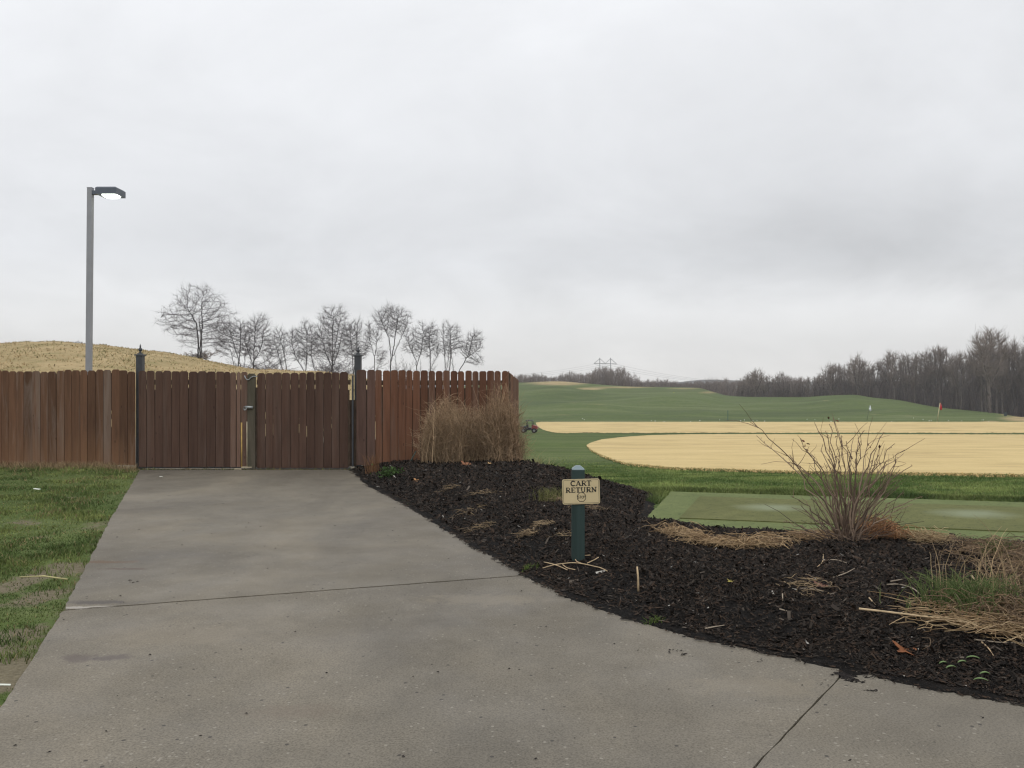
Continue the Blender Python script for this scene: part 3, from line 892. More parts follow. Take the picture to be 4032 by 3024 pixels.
# right run of fence with its returning corner
fr = origin_thing('picket_fence', 'reddish brown picket fence with two dark boards, behind the dry shrubs', 'fence', 1750)
top_r = lambda px: 1457 + (px - 1404) * 0.008
obj_bm('pickets', pickets(1478, 2002, 29.3, 1458, 1832, 2.6, 1.5, YF - .01, 45, top_r), M['wood_right'], fr)
GAPS.extend([fx(1444), fx(1477.5)])
gap_backing(fr, YF - .01, 1525, 1832, .2, 15)
bm = bmesh.new()
for a, b in ((1404, 1442), (1446, 1477)):
    zt, zb = fz(1456), fz(1831)
    prism(bm, [(fx((a + b) / 2) + x, zb + z) for x, z in dog_ear((b - a) * S, zt - zb, .03)], YF - .01, YF + .008)
tag(obj_bm('dark_pickets', bm, M['wood_dark'], fr), 'two darker stained boards beside the gate')
rails(fr, 1404, 2002, (1507, 1650, 1795), YF - .01)
# corner: boards turned about 60 degrees away, running back
bm = bmesh.new()
r_ = random.Random(5)
cx0, cy0 = fx(2003), YF - 0.012
ca, sa = math.cos(R(84)), math.sin(R(84))
for i in range(14):
    w = 0.125
    a0 = i * 0.14
    zt = fz(1462) + r_.uniform(-.01, .01) - 0.02 * (i > 0) - i * 0.01; zb = -0.02 - 0.05 * i
    loc = [(x + w / 2 + a0, z) for x, z in dog_ear(w, zt - zb)]
    va = [bm.verts.new((cx0 + s * ca, cy0 + s * sa, zb + z)) for s, z in loc]
    vb = [bm.verts.new((cx0 + s * ca - 0.017 * sa, cy0 + s * sa + 0.017 * ca, zb + z)) for s, z in loc]
    bm.faces.new(va); bm.faces.new(vb[::-1])
    for j in range(6): bm.faces.new((va[j], vb[j], vb[(j + 1) % 6], va[(j + 1) % 6]))
obj_bm('return_pickets', bm, M['wood_right'], fr)
bm = bmesh.new(); box(bm, fx(1996), fx(2010), YF + .03, YF + .11, -0.1, fz(1470)); obj_bm('corner_post', bm, M['rail'], fr)
settle(fr)

# ------------------------------------------------------------------ parking lot lamp
YL = 21.0
lp = thing('street_lamp', 'tall grey lot lamp with boxy lit head, rising behind the left fence', 'street lamp', at(350, 1512, YL) * Vector((1, 1, 0)) if False else (at(348, 1512, YL).x, YL, 0.0))
M['pole_paint'] = plain('pole_paint', (0.255, 0.26, 0.275), 0.5, 0.4, 0, 0.08, 3)
M['lamp_paint'] = plain('lamp_paint', (0.085, 0.10, 0.125), 0.5, 0.4, 0, 0.1, 3)
def lpt(px, py, dy=0.0): 
    p = at(px, py, YL + dy); return p
x_top, x_bot = lpt(356.5, 742).x, lpt(347, 1512).x
zt = lpt(0, 742).z
w = 0.060
bm = bmesh.new()
vs = []
for (x, z) in ((x_bot, -0.2), (x_top, zt)):
    vs.append([bm.verts.new((x + a * w, YL + b * w, z)) for a, b in ((-1, -1), (1, -1), (1, 1), (-1, 1))])
for i in range(4): bm.faces.new((vs[0][i], vs[0][(i + 1) % 4], vs[1][(i + 1) % 4], vs[1][i]))
bm.faces.new(vs[1])
o = obj_bm('pole', bm, M['pole_paint'], lp)
bm = bmesh.new(); box(bm, x_top - w - .004, x_top + w + .004, YL - w - .004, YL + w + .004, zt + .001, zt + .02); obj_bm('cap', bm, M['pole_paint'], lp)
bm = bmesh.new(); box(bm, x_bot - .16, x_bot + .16, YL - .16, YL + .16, -0.1, 0.04, .01); obj_bm('base_plate', bm, M['pole_paint'], lp)
bm = bmesh.new(); box(bm, x_top + w + .001, lpt(396, 0).x, YL - .05, YL + .05, lpt(0, 767).z, lpt(0, 751).z, .005); obj_bm('arm', bm, M['lamp_paint'], lp)
# shoebox head: a shallow box with a sloped lid edge
hx0, hx1 = lpt(393, 0).x + .01, lpt(476, 0).x
hy0, hy1 = YL - 0.26, YL + 0.26
hz0, hz1 = lpt(0, 772).z, lpt(0, 743).z
bm = bmesh.new()
c_ = 0.035
ring = lambda z, i: [bm.verts.new(p) for p in ((hx0 + i, hy0 + i, z), (hx1 - i, hy0 + i, z), (hx1 - i, hy1 - i, z), (hx0 + i, hy1 - i, z))]
r0, r1, r2, r3 = ring(hz0, 0.0), ring(hz1 - 0.03, 0.0), ring(hz1, c_), ring(hz0 + 0.001, 0.02)
for a, b in ((r0, r1), (r1, r2), (r3, r0)):
    for i in range(4): bm.faces.new((a[i], a[(i + 1) % 4], b[(i + 1) % 4], b[i]))
bm.faces.new(r2)
r4 = ring(hz0 + 0.02, 0.03)
for i in range(4): bm.faces.new((r4[i], r4[(i + 1) % 4], r3[(i + 1) % 4], r3[i]))
bm.faces.new(r4)
hd = obj_bm('lamp_head', bm, M['lamp_paint'], lp)
k = NT('lamp_glow', 0.3, 0.5)
k.color((0.9, 0.95, 0.9)); k.b.inputs['Emission Color'].default_value = (0.93, 1.0, 0.90, 1); k.b.inputs['Emission Strength'].default_value = 4.0
M['glow'] = k.m
k.m.cycles.emission_sampling = 'NONE'
bm = bmesh.new()
lx, ly, lrx, lry = (hx0 + hx1) / 2 + .02, (hy0 + hy1) / 2, 0.20, 0.205
prof = [(1.0, 0.018), (0.97, -0.012), (0.8, -0.035), (0.5, -0.05), (0.15, -0.056)]
rings = []
for f_, z in prof:
    rings.append([bm.verts.new((lx + lrx * f_ * math.copysign(abs(math.cos(t)) ** .65, math.cos(t)), ly + lry * f_ * math.copysign(abs(math.sin(t)) ** .65, math.sin(t)), hz0 + z)) for t in np.linspace(0, 2 * math.pi, 25)[:-1]])
for a, b in zip(rings, rings[1:]):
    for i in range(24): bm.faces.new((a[i], a[(i + 1) % 24], b[(i + 1) % 24], b[i]))
bm.faces.new(rings[-1])
ln = obj_bm('lens', bm, M['glow'], lp, True)
settle(lp)

# ------------------------------------------------------------------ cart return sign
YS = 6.5
base = bed_pt(2276, 2204)
YS = base.y
SS = YS / FPX
sg = thing('cart_sign', 'cream CART RETURN sign on a dark green post in the mulch', 'sign', (at(2276, 2205, YS).x, YS, base.z))
M['sign_green'] = plank_wood('green_post_paint', (0.030, 0.050, 0.046), 0.05, 0.1)
k = NT('post_cap_sky_tint', 0.35, 0.5); M['cap_sky_tint'] = k.color((0.16, 0.215, 0.23))  # paler than the post: sky reflection painted into the cap colour
M['sign_cream'] = plain('cream_panel', (0.57, 0.465, 0.27), 0.5, 0.35, 0, 0.05, 6)
M['sign_edge'] = plain('cream_panel_edge', (0.62, 0.54, 0.38), 0.5, 0.35, 0, 0.04, 6)
k = NT('sign_black', 0.6, 0.3); M['sign_black'] = k.color((0.017, 0.016, 0.014))
pw = 49.0 * SS / 2
zb, zsh, ztop = -0.25, at(0, 1848, YS).z - base.z, at(0, 1834, YS).z - base.z
bm = bmesh.new(); box(bm, -pw, pw, -pw, pw, zb, zsh, .004); obj_bm('post', bm, M['sign_green'], sg)
bm = bmesh.new()
rg = [[bm.verts.new((a * r, b * r, z)) for a, b in ((-1, -1), (1, -1), (1, 1), (-1, 1))] for r, z in ((pw * .995, zsh + .0005), (pw * .93, zsh + .008), (pw * .42, ztop), (pw * .3, ztop + .002))]
for a, b in zip(rg, rg[1:]):
    for i in range(4): bm.faces.new((a[i], a[(i + 1) % 4], b[(i + 1) % 4], b[i]))
bm.faces.new(rg[-1])
obj_bm('post_cap', bm, M['cap_sky_tint'], sg)
# plate: local u right, v up, centre offset right of the post; all lettering is its child
PW, PH = 146 * SS, 97.6 * SS
pl = None
def round_rect(w, h, r, n=6):
    out = []
    for cx_, cy_, a0 in ((w / 2 - r, h / 2 - r, 0), (-w / 2 + r, h / 2 - r, 90), (-w / 2 + r, -h / 2 + r, 180), (w / 2 - r, -h / 2 + r, 270)):
        for i in range(n + 1):
            a = R(a0 + 90 * i / n); out.append((cx_ + r * math.cos(a), cy_ + r * math.sin(a)))
    return out
bm = bmesh.new(); prism(bm, round_rect(PW, PH, .016), -0.004, 0.004)
pl = obj_bm('sign_plate', bm, M['sign_cream'], sg)
pl.location = (9.5 * SS, -pw - 0.008, at(0, 1931.6, YS).z - base.z)
pl.rotation_euler = (0, R(-1.7), 0)
U = SS / 2.765          # one pixel of the enlarged photograph
def ribbon(bm, pts, w, y, closed=False):
    P = [Vector(p) for p in pts]; n = len(P)
    L, Rr_ = [], []
    for i in range(n):
        a = P[(i - 1) % n] if (closed or i > 0) else None
        b = P[(i + 1) % n] if (closed or i < n - 1) else None
        d1 = (P[i] - a).normalized() if a is not None else None
        d2 = (b - P[i]).normalized() if b is not None else None
        if d1 is None: nrm = Vector((-d2.y, d2.x)); s = 1
        elif d2 is None: nrm = Vector((-d1.y, d1.x)); s = 1
        else:
            n1, n2 = Vector((-d1.y, d1.x)), Vector((-d2.y, d2.x)); nrm = (n1 + n2).normalized(); s = 1 / max(0.5, nrm.dot(n1))
        o_ = nrm * (w / 2 * s)
        L.append(bm.verts.new((P[i].x + o_.x, y, P[i].y + o_.y))); Rr_.append(bm.verts.new((P[i].x - o_.x, y, P[i].y - o_.y)))
    for i in range(n if closed else n - 1):
        j = (i + 1) % n
        bm.faces.new((L[i], L[j], Rr_[j], Rr_[i]))
bm = bmesh.new()
ribbon(bm, round_rect(PW - 22 * U, PH - 22 * U, .010), 3.2 * U, -0.0046, True)
obj_bm('border_line', bm, M['sign_black'], pl)
def arc(cx_, cy_, rx, ry, a0, a1, n=14):
    return [(cx_ + rx * math.cos(R(a0 + (a1 - a0) * i / n)), cy_ + ry * math.sin(R(a0 + (a1 - a0) * i / n))) for i in range(n + 1)]
T_, t_ = 0.20, 0.11       # thick and thin strokes; letters are 1 high
def serif(x, y, w=.36): return ([(x - w / 2, y), (x + w / 2, y)], .10)
SER = {
 'C': (0.86, [(arc(.44, .5, .36, .44, 48, 312), .19), ([(.76, .66), (.76, .98)], .09), ([(.76, .06), (.76, .2)], .07)]),
 'A': (0.98, [([(.16, .05), (.47, .96)], t_), ([(.5, .96), (.82, .05)], T_), ([(.27, .34), (.7, .34)], .09), serif(.16, .05), serif(.82, .05)]),
 'R': (0.94, [([(.24, .05), (.24, .95)], T_), ([(.1, .95), (.5, .95)] + arc(.5, .72, .24, .23, 85, -85, 8) + [(.3, .49)], .11), ([(.74, .86), (.74, .58)], .12), ([(.46, .49), (.78, .05)], T_), serif(.2, .05), serif(.84, .05, .24)]),
 'T': (0.88, [([(.44, .05), (.44, .93)], T_), ([(.06, .95), (.82, .95)], .10), ([(.08, .72), (.08, .95)], .09), ([(.80, .72), (.80, .95)], .09), serif(.44, .05, .44)]),
 'E': (0.86, [([(.24, .05), (.24, .95)], T_), ([(.08, .95), (.76, .95)], .10), ([(.3, .51), (.58, .51)], .09), ([(.08, .05), (.78, .05)], .10), ([(.74, .74), (.74, .95)], .09), ([(.76, .05), (.76, .27)], .09), ([(.58, .38), (.58, .64)], .08)]),
 'U': (0.98, [([(.24, .95), (.24, .36)] + arc(.49, .34, .25, .29, 180, 360, 10) + [(.76, .95)], .14), ([(.22, .9), (.22, .4)], .17), serif(.23, .95), serif(.77, .95, .3)]),
 'N': (1.02, [([(.2, .05), (.2, .92)], t_), ([(.16, .93), (.82, .07)], T_), ([(.82, .07), (.82, .95)], t_), serif(.2, .05), serif(.82, .95), ([(.04, .95), (.26, .95)], .10)]),
}
SANS = {
 'S': (0.62, [(arc(.31, .73, .22, .22, 20, 270, 9) + arc(.31, .27, .24, .24, 90, -160, 9), .14)]),
 'T': (0.62, [([(.31, 0), (.31, .98)], .15), ([(.02, .93), (.6, .93)], .13)]),
 'O': (0.74, [(arc(.36, .48, .27, .42, 0, 342, 20), .14)]),
 'P': (0.64, [([(.1, 0), (.1, 1)], .15), ([(.1, .93), (.34, .93)] + arc(.34, .7, .2, .22, 88, -88, 8) + [(.1, .47)], .13)]),
}
def word(name, txt, font, x0, x1, yb, hgt, parent):
    tot = sum(font[c][0] for c in txt); sx = (x1 - x0) / tot
    bm = bmesh.new(); x = x0; dy = 0
    for ch in txt:
        adv, strokes = font[ch]
        for pts, wd in strokes:
            dy += 1
            ribbon(bm, [(x + px * sx, yb + py * hgt) for px, py in pts], wd * hgt * 1.22, -0.0046 - 0.00003 * dy)
        x += adv * sx
    return obj_bm(name, bm, M['sign_black'], parent)
# enlarged-photo coordinates relative to the plate centre (513, 502)
word('lettering', 'CART', SER, (402 - 513) * U, (628 - 513) * U, (502 - 441) * U, 56 * U, pl)
word('lettering', 'RETURN', SER, (345 - 513) * U, (684 - 513) * U, (502 - 512) * U, 56 * U, pl)
bm = bmesh.new()
ro = 47 * U
ribbon(bm, [((516 - 513) * U + ro * 1.04 * math.cos(R(22.5 + 45 * i)), (502 - 562) * U + ro * 1.1 * math.sin(R(22.5 + 45 * i))) for i in range(8)], 6.5 * U, -0.0046, True)
obj_bm('stop_octagon', bm, M['sign_black'], pl)
word('lettering', 'STOP', SANS, (474 - 513) * U, (557 - 513) * U, (502 - 577) * U, 31 * U, pl)
bm = bmesh.new(); lathe(bm, [(4 * U, 0), (4 * U, .001), (2.5 * U, .0016)], 8)
o = obj_bm('screw', bm, M['galv'], pl); o.data.transform(__import__('mathutils').Matrix.Rotation(R(90), 4, 'X')); o.location = (3 * U, -0.0041, (502 - 592) * U)

# ------------------------------------------------------------------ bare trees
def rotate_about(v, axis, ang):
    c, s = np.cos(ang), np.sin(ang)
    return v * c + np.cross(axis, v) * s + axis * np.dot(axis, v) * (1 - c)

def grow_tree(seed, stems, levels, env=None, up=0.25, wob=0.12, leader=0.0):
    """stems: list of (base xyz, dir xyz, length, radius); levels: per level (children, angle lo, angle hi, ratio, t0, segs).
    returns {level: (P list, R list)}"""
    r = np.random.default_rng(seed)
    out = {}
    todo = [(np.array(b, float), np.array(d, float) / np.linalg.norm(d), L, rad, 0) for b, d, L, rad in stems]
    while todo:
        p, d, L, rad, lv = todo.pop()
        n = levels[lv][5]
        pts = [p]; rads = [rad]; dirs = [d]
        step = L / (n - 1); tip = 0.35 if lv == 0 else 0.4
        for i in range(1, n):
            d = d + r.normal(0, wob, 3) + np.array([0, 0, up * (0.6, 1.0, 0.7, 0.35, 0.2)[min(lv, 4)] / (n - 1) * 1.3])
            d /= np.linalg.norm(d)
            p = p + d * step
            pts.append(p); dirs.append(d); rads.append(rad * (1 - (1 - tip) * (i / (n - 1)) ** 0.8))
        out.setdefault(lv, ([], []))
        out[lv][0].append(pts); out[lv][1].append(rads)
        if lv + 1 >= len(levels): continue
        nc, a0, a1, ratio, t0, _ = levels[lv]
        nc = max(1, int(round(nc * r.uniform(0.8, 1.25))))
        az0 = r.uniform(0, 6.28)
        for j in range(nc):
            t = t0 + (1 - t0) * (j + r.uniform(0.2, 0.9)) / nc
            t = min(t, 0.999)
            fi = t * (n - 1); i = int(fi); f = fi - i
            bp = pts[i] * (1 - f) + pts[min(i + 1, n - 1)] * f
            bd = dirs[min(i + 1, n - 1)]
            br = (rads[i] * (1 - f) + rads[min(i + 1, n - 1)] * f)
            az = az0 + j * 2.4 + r.uniform(-0.5, 0.5)
            perp = np.cross(bd, [math.cos(az), math.sin(az), 0.3]); perp /= np.linalg.norm(perp) + 1e-9
            cd = rotate_about(bd, perp, r.uniform(a0, a1) * (1.15 - 0.4 * t))
            cl = L * ratio * r.uniform(0.7, 1.2) * (1.15 - 0.55 * t)
            todo.append((bp, cd, cl, br * r.uniform(0.5, 0.68), lv + 1))
        # the branch itself carries on, forking
        todo.append((pts[-1], rotate_about(dirs[-1], np.array([r.normal(), r.normal(), 0.1]) / 2.0, r.uniform(-0.3, 0.3)), L * ratio * 0.9, rads[-1] * 0.85, lv + 1))
    return out

def tree_meshes(g, H, W, name='tree', minr=0.006, trunk_levels=2, taper_sides=(7, 5, 4, 3, 3), rscale=1.0):
    allp = np.concatenate([np.array(p).reshape(-1, 3) for lv, (p, _) in g.items()])
    z1 = np.percentile(allp[:, 2], 99.7); x0, x1 = np.percentile(allp[:, 0], 1), np.percentile(allp[:, 0], 99)
    sz = H / z1; sx = W / (x1 - x0)
    tp, cp = [], []
    for lv, (P, Rr) in g.items():
        P = np.array(P) * np.array([sx, sx, sz]); Rr = np.maximum(np.array(Rr) * rscale, minr)
        V, q = tubes(P, Rr, taper_sides[min(lv, len(taper_sides) - 1)])
        (tp if lv < trunk_levels else cp).append((V, q))
    Vt, Ft, _ = join_parts(tp); Vc, Fc, _ = join_parts(cp)
    return (Vt, Ft), (Vc, Fc)

def build_tree(name, label, loc, g, H, W, mats, group=None, cat='tree', minr=0.006, trunk_levels=2, rscale=1.0, rz=0):
    t = thing(name, label, cat, loc, rz, group)
    (Vt, Ft), (Vc, Fc) = tree_meshes(g, H, W, minr=minr, trunk_levels=trunk_levels, rscale=rscale)
    mesh_np('trunk', Vt, Ft, mats[0], t, smooth=True)
    mesh_np('crown', Vc, Fc, mats[1], t)
    return t


def colonise(seed, stems, lobes, n_att, step, kill, up=0.12, jit=0.12, iters=170):
    """branches grow toward scattered points of the crown. stems: lists of points; lobes: (centre, semi-axes)"""
    r = np.random.default_rng(seed)
    A = []
    vol = np.array([l[1][0] * l[1][1] * l[1][2] for l in lobes]); cnt = (vol / vol.sum() * n_att).astype(int)
    for (c, ax), m in zip(lobes, cnt):
        v = r.normal(0, 1, (m, 3)); v /= np.linalg.norm(v, axis=1, keepdims=True)
        A.append(np.array(c) + v * (r.random((m, 1)) ** 0.5) * r.uniform(.75, 1.28, (m, 1)) * np.array(ax))
    A = np.concatenate(A)
    nodes, par = [], []
    for s_ in stems:
        P = np.array(s_, float)
        # every stem springs from the common root or from the limb nearest its start
        prev = int(((np.array(nodes) - P[0]) ** 2).sum(1).argmin()) if nodes else -1
        seg = np.linalg.norm(np.diff(P, axis=0), axis=1); tot = seg.sum(); m = max(2, int(tot / step))
        u = np.concatenate([[0], np.cumsum(seg)]); t = np.linspace(0, tot, m)
        Q = np.stack([np.interp(t, u, P[:, a]) for a in range(3)], -1); Q[1:] += r.normal(0, step * .10, Q[1:].shape)
        for q_ in Q:
            nodes.append(q_); par.append(prev); prev = len(nodes) - 1
    N = np.array(nodes); par = list(par)
    d2 = ((A[:, None] - N[None]) ** 2).sum(-1); near = d2.argmin(1); nd = np.sqrt(d2.min(1))
    alive = nd > kill
    N = list(N)
    for it in range(iters):
        if alive.sum() < 6: break
        Na = np.array(N)
        idx = np.where(alive)[0]
        dv = A[idx] - Na[near[idx]]; dv /= np.linalg.norm(dv, axis=1, keepdims=True) + 1e-9
        acc = np.zeros((len(Na), 3)); np.add.at(acc, near[idx], dv)
        act = np.unique(near[idx])
        d = acc[act]; d /= np.linalg.norm(d, axis=1, keepdims=True) + 1e-9
        d = d + r.normal(0, jit, d.shape) + np.array([0, 0, up]); d /= np.linalg.norm(d, axis=1, keepdims=True)
        new = Na[act] + d * step
        k0 = len(N); N.extend(list(new)); par.extend(list(act))
        D2 = np.sqrt(((A[idx][:, None] - new[None]) ** 2).sum(-1)); j = D2.argmin(1); m_ = D2[np.arange(len(idx)), j]
        b = m_ < nd[idx]
        near[idx[b]] = k0 + j[b]; nd[idx[b]] = m_[b]
        alive[idx] = nd[idx] > kill
    return np.array(N), np.array(par)

def tree_mesh(seed, N, par, r0, expo, n_twig, tl0, tl1, tw_r, split, tw_up=.25, rmax=9.0):
    r = np.random.default_rng(seed)
    n = len(N); w = np.zeros(n); kids = np.zeros(n, int)
    for i in range(n):
        if par[i] >= 0: kids[par[i]] += 1
    w[kids == 0] = r0 ** expo
    for i in range(n - 1, -1, -1):
        if par[i] >= 0: w[par[i]] += w[i]
    R_ = np.minimum(w ** (1 / expo), rmax)
    e = np.where(par >= 0)[0]; p = par[e]
    # fork starts take the child's width, not the trunk's
    rs = np.minimum(R_[p], R_[e] * 1.5)
    ext = N[p] + (N[p] - N[e]) * .06
    P = np.stack([ext, N[e]], 1); Rd = np.stack([rs, R_[e]], 1)
    big_ = R_[e] > min(split, np.quantile(R_[e], .85), R_.max() * .9)
    V, F = tubes(P[big_], Rd[big_], 6)
    parts = [tubes(P[~big_], Rd[~big_], 4)]
    fine = e[R_[e] < r0 * 7]
    k_ = r.choice(fine, n_twig); d = N[k_] - N[par[k_]]; d /= np.linalg.norm(d, axis=1, keepdims=True)
    v = d * 1.2 + r.normal(0, .38, d.shape) + np.array([0, 0, tw_up]); v /= np.linalg.norm(v, axis=1, keepdims=True)
    L = r.uniform(tl0, tl1, n_twig)[:, None]; t = np.linspace(0, 1, 4)
    b0 = N[k_] - d * (r.random((n_twig, 1)) * np.linalg.norm(N[k_] - N[par[k_]], axis=1, keepdims=True))
    Q = b0[:, None] + (v * L)[:, None] * t[None, :, None] + r.normal(0, .035, (n_twig, 4, 3)) * L[:, None] * (t > 0)[None, :, None]
    Q[:, :, 2] += (L * tw_up * .3) * (t ** 2)[None]
    parts.append(tubes(Q, np.full((n_twig, 1), tw_r) * (1 - .55 * t)[None], 3))
    Vc, Fc, _ = join_parts(parts)
    return (V, F), (Vc, Fc)

def put_tree(name, label, loc, meshes, mats, group, cat='tree'):
    t = thing(name, label, cat, loc, 0, group)
    mesh_np('trunk', meshes[0][0], meshes[0][1], mats[0], t, smooth=True)
    mesh_np('crown', meshes[1][0], meshes[1][1], mats[1], t)
    return t

G_L = 'bare trees beyond the fence'
# photo columns and rows: foot x, foot y, top, left, right, depth; crown lobes (x, y, half width, half height); stems as paths of (x, y)
TREES = [
 (788, 1418, 86, 'tallest bare tree, wide thin crown on three trunks atop the tan hill',
  [(770, 1185, 95, 68), (715, 1265, 85, 70), (850, 1255, 85, 62), (775, 1300, 95, 60), (725, 1340, 50, 32), (850, 1345, 55, 28)],
  [[(781, 1420), (782, 1360), (773, 1275), (740, 1220)], [(793, 1420), (796, 1370), (812, 1290), (815, 1200), (835, 1140)], [(790, 1420), (792, 1340), (780, 1260)]], 2600, 12000),
 (940, 1446, 90, 'bare many-stemmed tree between the tallest tree and a stout dark one',
  [(905, 1320, 55, 62), (950, 1315, 40, 58), (885, 1370, 42, 38), (935, 1375, 48, 45)],
  [[(948, 1446), (922, 1375), (900, 1310)], [(936, 1446), (945, 1380), (950, 1310)], [(920, 1440), (905, 1380)], [(960, 1446), (970, 1385)]], 1500, 7500),
 (1003, 1456, 88, 'stout dark bare tree with a low branch reaching right, above the gate latch',
  [(1022, 1292, 42, 50), (985, 1330, 42, 52), (1040, 1345, 36, 55), (1000, 1380, 48, 40), (1055, 1410, 22, 20)],
  [[(1003, 1458), (1005, 1400), (1010, 1330), (1020, 1270)], [(1001, 1440), (985, 1390), (970, 1340)], [(1007, 1420), (1030, 1370), (1042, 1320)], [(1006, 1440), (1030, 1432), (1050, 1422), (1062, 1410)]], 1800, 9000),
 (1118, 1460, 96, 'slight bare tree with two thin leaning trunks above the right gate leaf',
  [(1095, 1335, 32, 48), (1085, 1380, 34, 38), (1120, 1375, 26, 45)],
  [[(1113, 1462), (1098, 1400), (1085, 1350)], [(1130, 1462), (1118, 1400), (1098, 1330)]], 900, 4500),
 (1205, 1463, 94, 'bare tree with a trunk leaning far left, just left of the dense domed tree',
  [(1165, 1335, 40, 42), (1205, 1330, 42, 58), (1230, 1350, 30, 50), (1190, 1395, 48, 36)],
  [[(1198, 1464), (1165, 1410), (1145, 1350)], [(1205, 1464), (1208, 1390), (1205, 1310)], [(1240, 1464), (1225, 1400), (1228, 1330)]], 1700, 9000),
 (1308, 1466, 92, 'dense domed bare tree, tallest above the right gate leaf',
  [(1308, 1262, 55, 60), (1280, 1320, 48, 62), (1338, 1320, 46, 62), (1305, 1375, 75, 45), (1260, 1400, 30, 32)],
  [[(1308, 1468), (1308, 1390), (1306, 1310), (1308, 1240)], [(1304, 1440), (1280, 1385), (1262, 1320)], [(1312, 1440), (1335, 1385), (1350, 1320)], [(1306, 1420), (1292, 1350), (1285, 1280)], [(1310, 1420), (1325, 1350), (1332, 1280)]], 2800, 14000),
 (1390, 1468, 98, 'ragged bare tree right behind the gate post finial by the reddish fence',
  [(1378, 1318, 34, 48), (1405, 1300, 30, 40), (1392, 1370, 42, 46), (1425, 1380, 28, 35)],
  [[(1390, 1470), (1386, 1400), (1378, 1320)], [(1393, 1470), (1405, 1390), (1410, 1310)]], 1400, 7500),
 (1478, 1470, 102, 'thin bare tree leaning left above the first reddish boards',
  [(1452, 1318, 24, 45), (1482, 1325, 24, 40), (1500, 1400, 24, 38), (1445, 1365, 18, 30)],
  [[(1474, 1472), (1472, 1410), (1450, 1340), (1446, 1290)], [(1480, 1472), (1500, 1420), (1512, 1390)], [(1473, 1400), (1482, 1340)]], 800, 4000),
 (1546, 1470, 96, 'tall vase-shaped bare tree with two bold trunks above the reddish fence',
  [(1500, 1250, 40, 36), (1545, 1238, 48, 36), (1588, 1258, 34, 38), (1540, 1285, 62, 36), (1585, 1300, 26, 26)],
  [[(1537, 1472), (1541, 1400), (1535, 1335), (1505, 1265)], [(1543, 1420), (1552, 1360), (1560, 1300), (1570, 1240)], [(1551, 1400), (1580, 1320), (1600, 1270)], [(1560, 1472), (1556, 1430), (1552, 1400)]], 1700, 8000),
 (1645, 1474, 104, 'forked bare tree just right of the tall vase-shaped one',
  [(1620, 1335, 30, 44), (1660, 1318, 32, 46), (1640, 1370, 44, 34), (1600, 1370, 22, 22)],
  [[(1642, 1476), (1640, 1420), (1618, 1370), (1602, 1330)], [(1643, 1440), (1660, 1380), (1668, 1310)], [(1653, 1476), (1655, 1430)]], 1200, 6500),
 (1697, 1476, 100, 'narrow bare tree with one upright trunk between forked neighbours',
  [(1700, 1315, 26, 42), (1690, 1360, 24, 40), (1715, 1370, 24, 34)],
  [[(1696, 1478), (1694, 1400), (1690, 1330), (1698, 1290)], [(1697, 1450), (1718, 1410), (1728, 1385)]], 800, 4800),
 (1757, 1478, 104, 'narrow clump of upright bare stems second from the row end',
  [(1752, 1312, 22, 42), (1785, 1315, 26, 42), (1765, 1365, 34, 44), (1805, 1345, 20, 42)],
  [[(1755, 1480), (1752, 1400), (1745, 1320)], [(1766, 1480), (1776, 1390), (1772, 1300)], [(1757, 1470), (1765, 1420), (1768, 1370)]], 1200, 6500),
 (1802, 1480, 100, 'bare tree leaning hard to the right at the end of the row',
  [(1868, 1340, 30, 38), (1848, 1375, 34, 36), (1888, 1365, 18, 34), (1878, 1420, 24, 26)],
  [[(1796, 1482), (1820, 1440), (1848, 1390), (1860, 1330)], [(1788, 1482), (1782, 1420), (1775, 1370)], [(1835, 1410), (1872, 1385), (1890, 1370)]], 1100, 6000),
]
for i, (px, pb, Y, lab, lobes, stems, na, nt) in enumerate(TREES):
    x = (px - CX) / FPX * Y; zb = float(ground_z(x, Y)) - 0.15
    rr = np.random.default_rng(500 + i); k_ = Y / FPX
    o_ = np.array([x, Y, zb])
    z_of = lambda py: CAM_H - (py - CY) * k_ - zb
    lb = [(((lx - px) * k_, rr.normal(0, .35) * lw * k_, z_of(ly)), (lw * k_, lw * k_ * .9, lh * k_)) for lx, ly, lw, lh in lobes]
    st = []
    for s_ in stems:
        y0 = rr.normal(0, .15); dy = rr.normal(0, .35)
        pts = [((sx - px) * k_, y0 + dy * j, z_of(sy)) for j, (sx, sy) in enumerate(s_)]
        if s_[0][1] >= pb - 2: pts.insert(0, (pts[0][0], pts[0][1], 0.0)) if pts[0][2] > .05 else None
        else:
            # a limb: start on the nearest earlier stem
            best = min((p for q_ in st for p in q_), key=lambda p: (p[0] - pts[0][0]) ** 2 + (p[2] - pts[0][2]) ** 2) if st else pts[0]
            pts[0] = (pts[0][0], best[1], pts[0][2])
        st.append(pts)
    N, par = colonise(600 + i, st, lb, int(na * .8), .19, .29, up=.20, jit=.07)
    put_tree('bare_tree', lab, (x, Y, zb), tree_mesh(700 + i, N, par, 0.0066, 2.2, int(nt * .5), .2, .9, .0052, .045, .25), (M['bark'], M['bark_twig']), G_L)
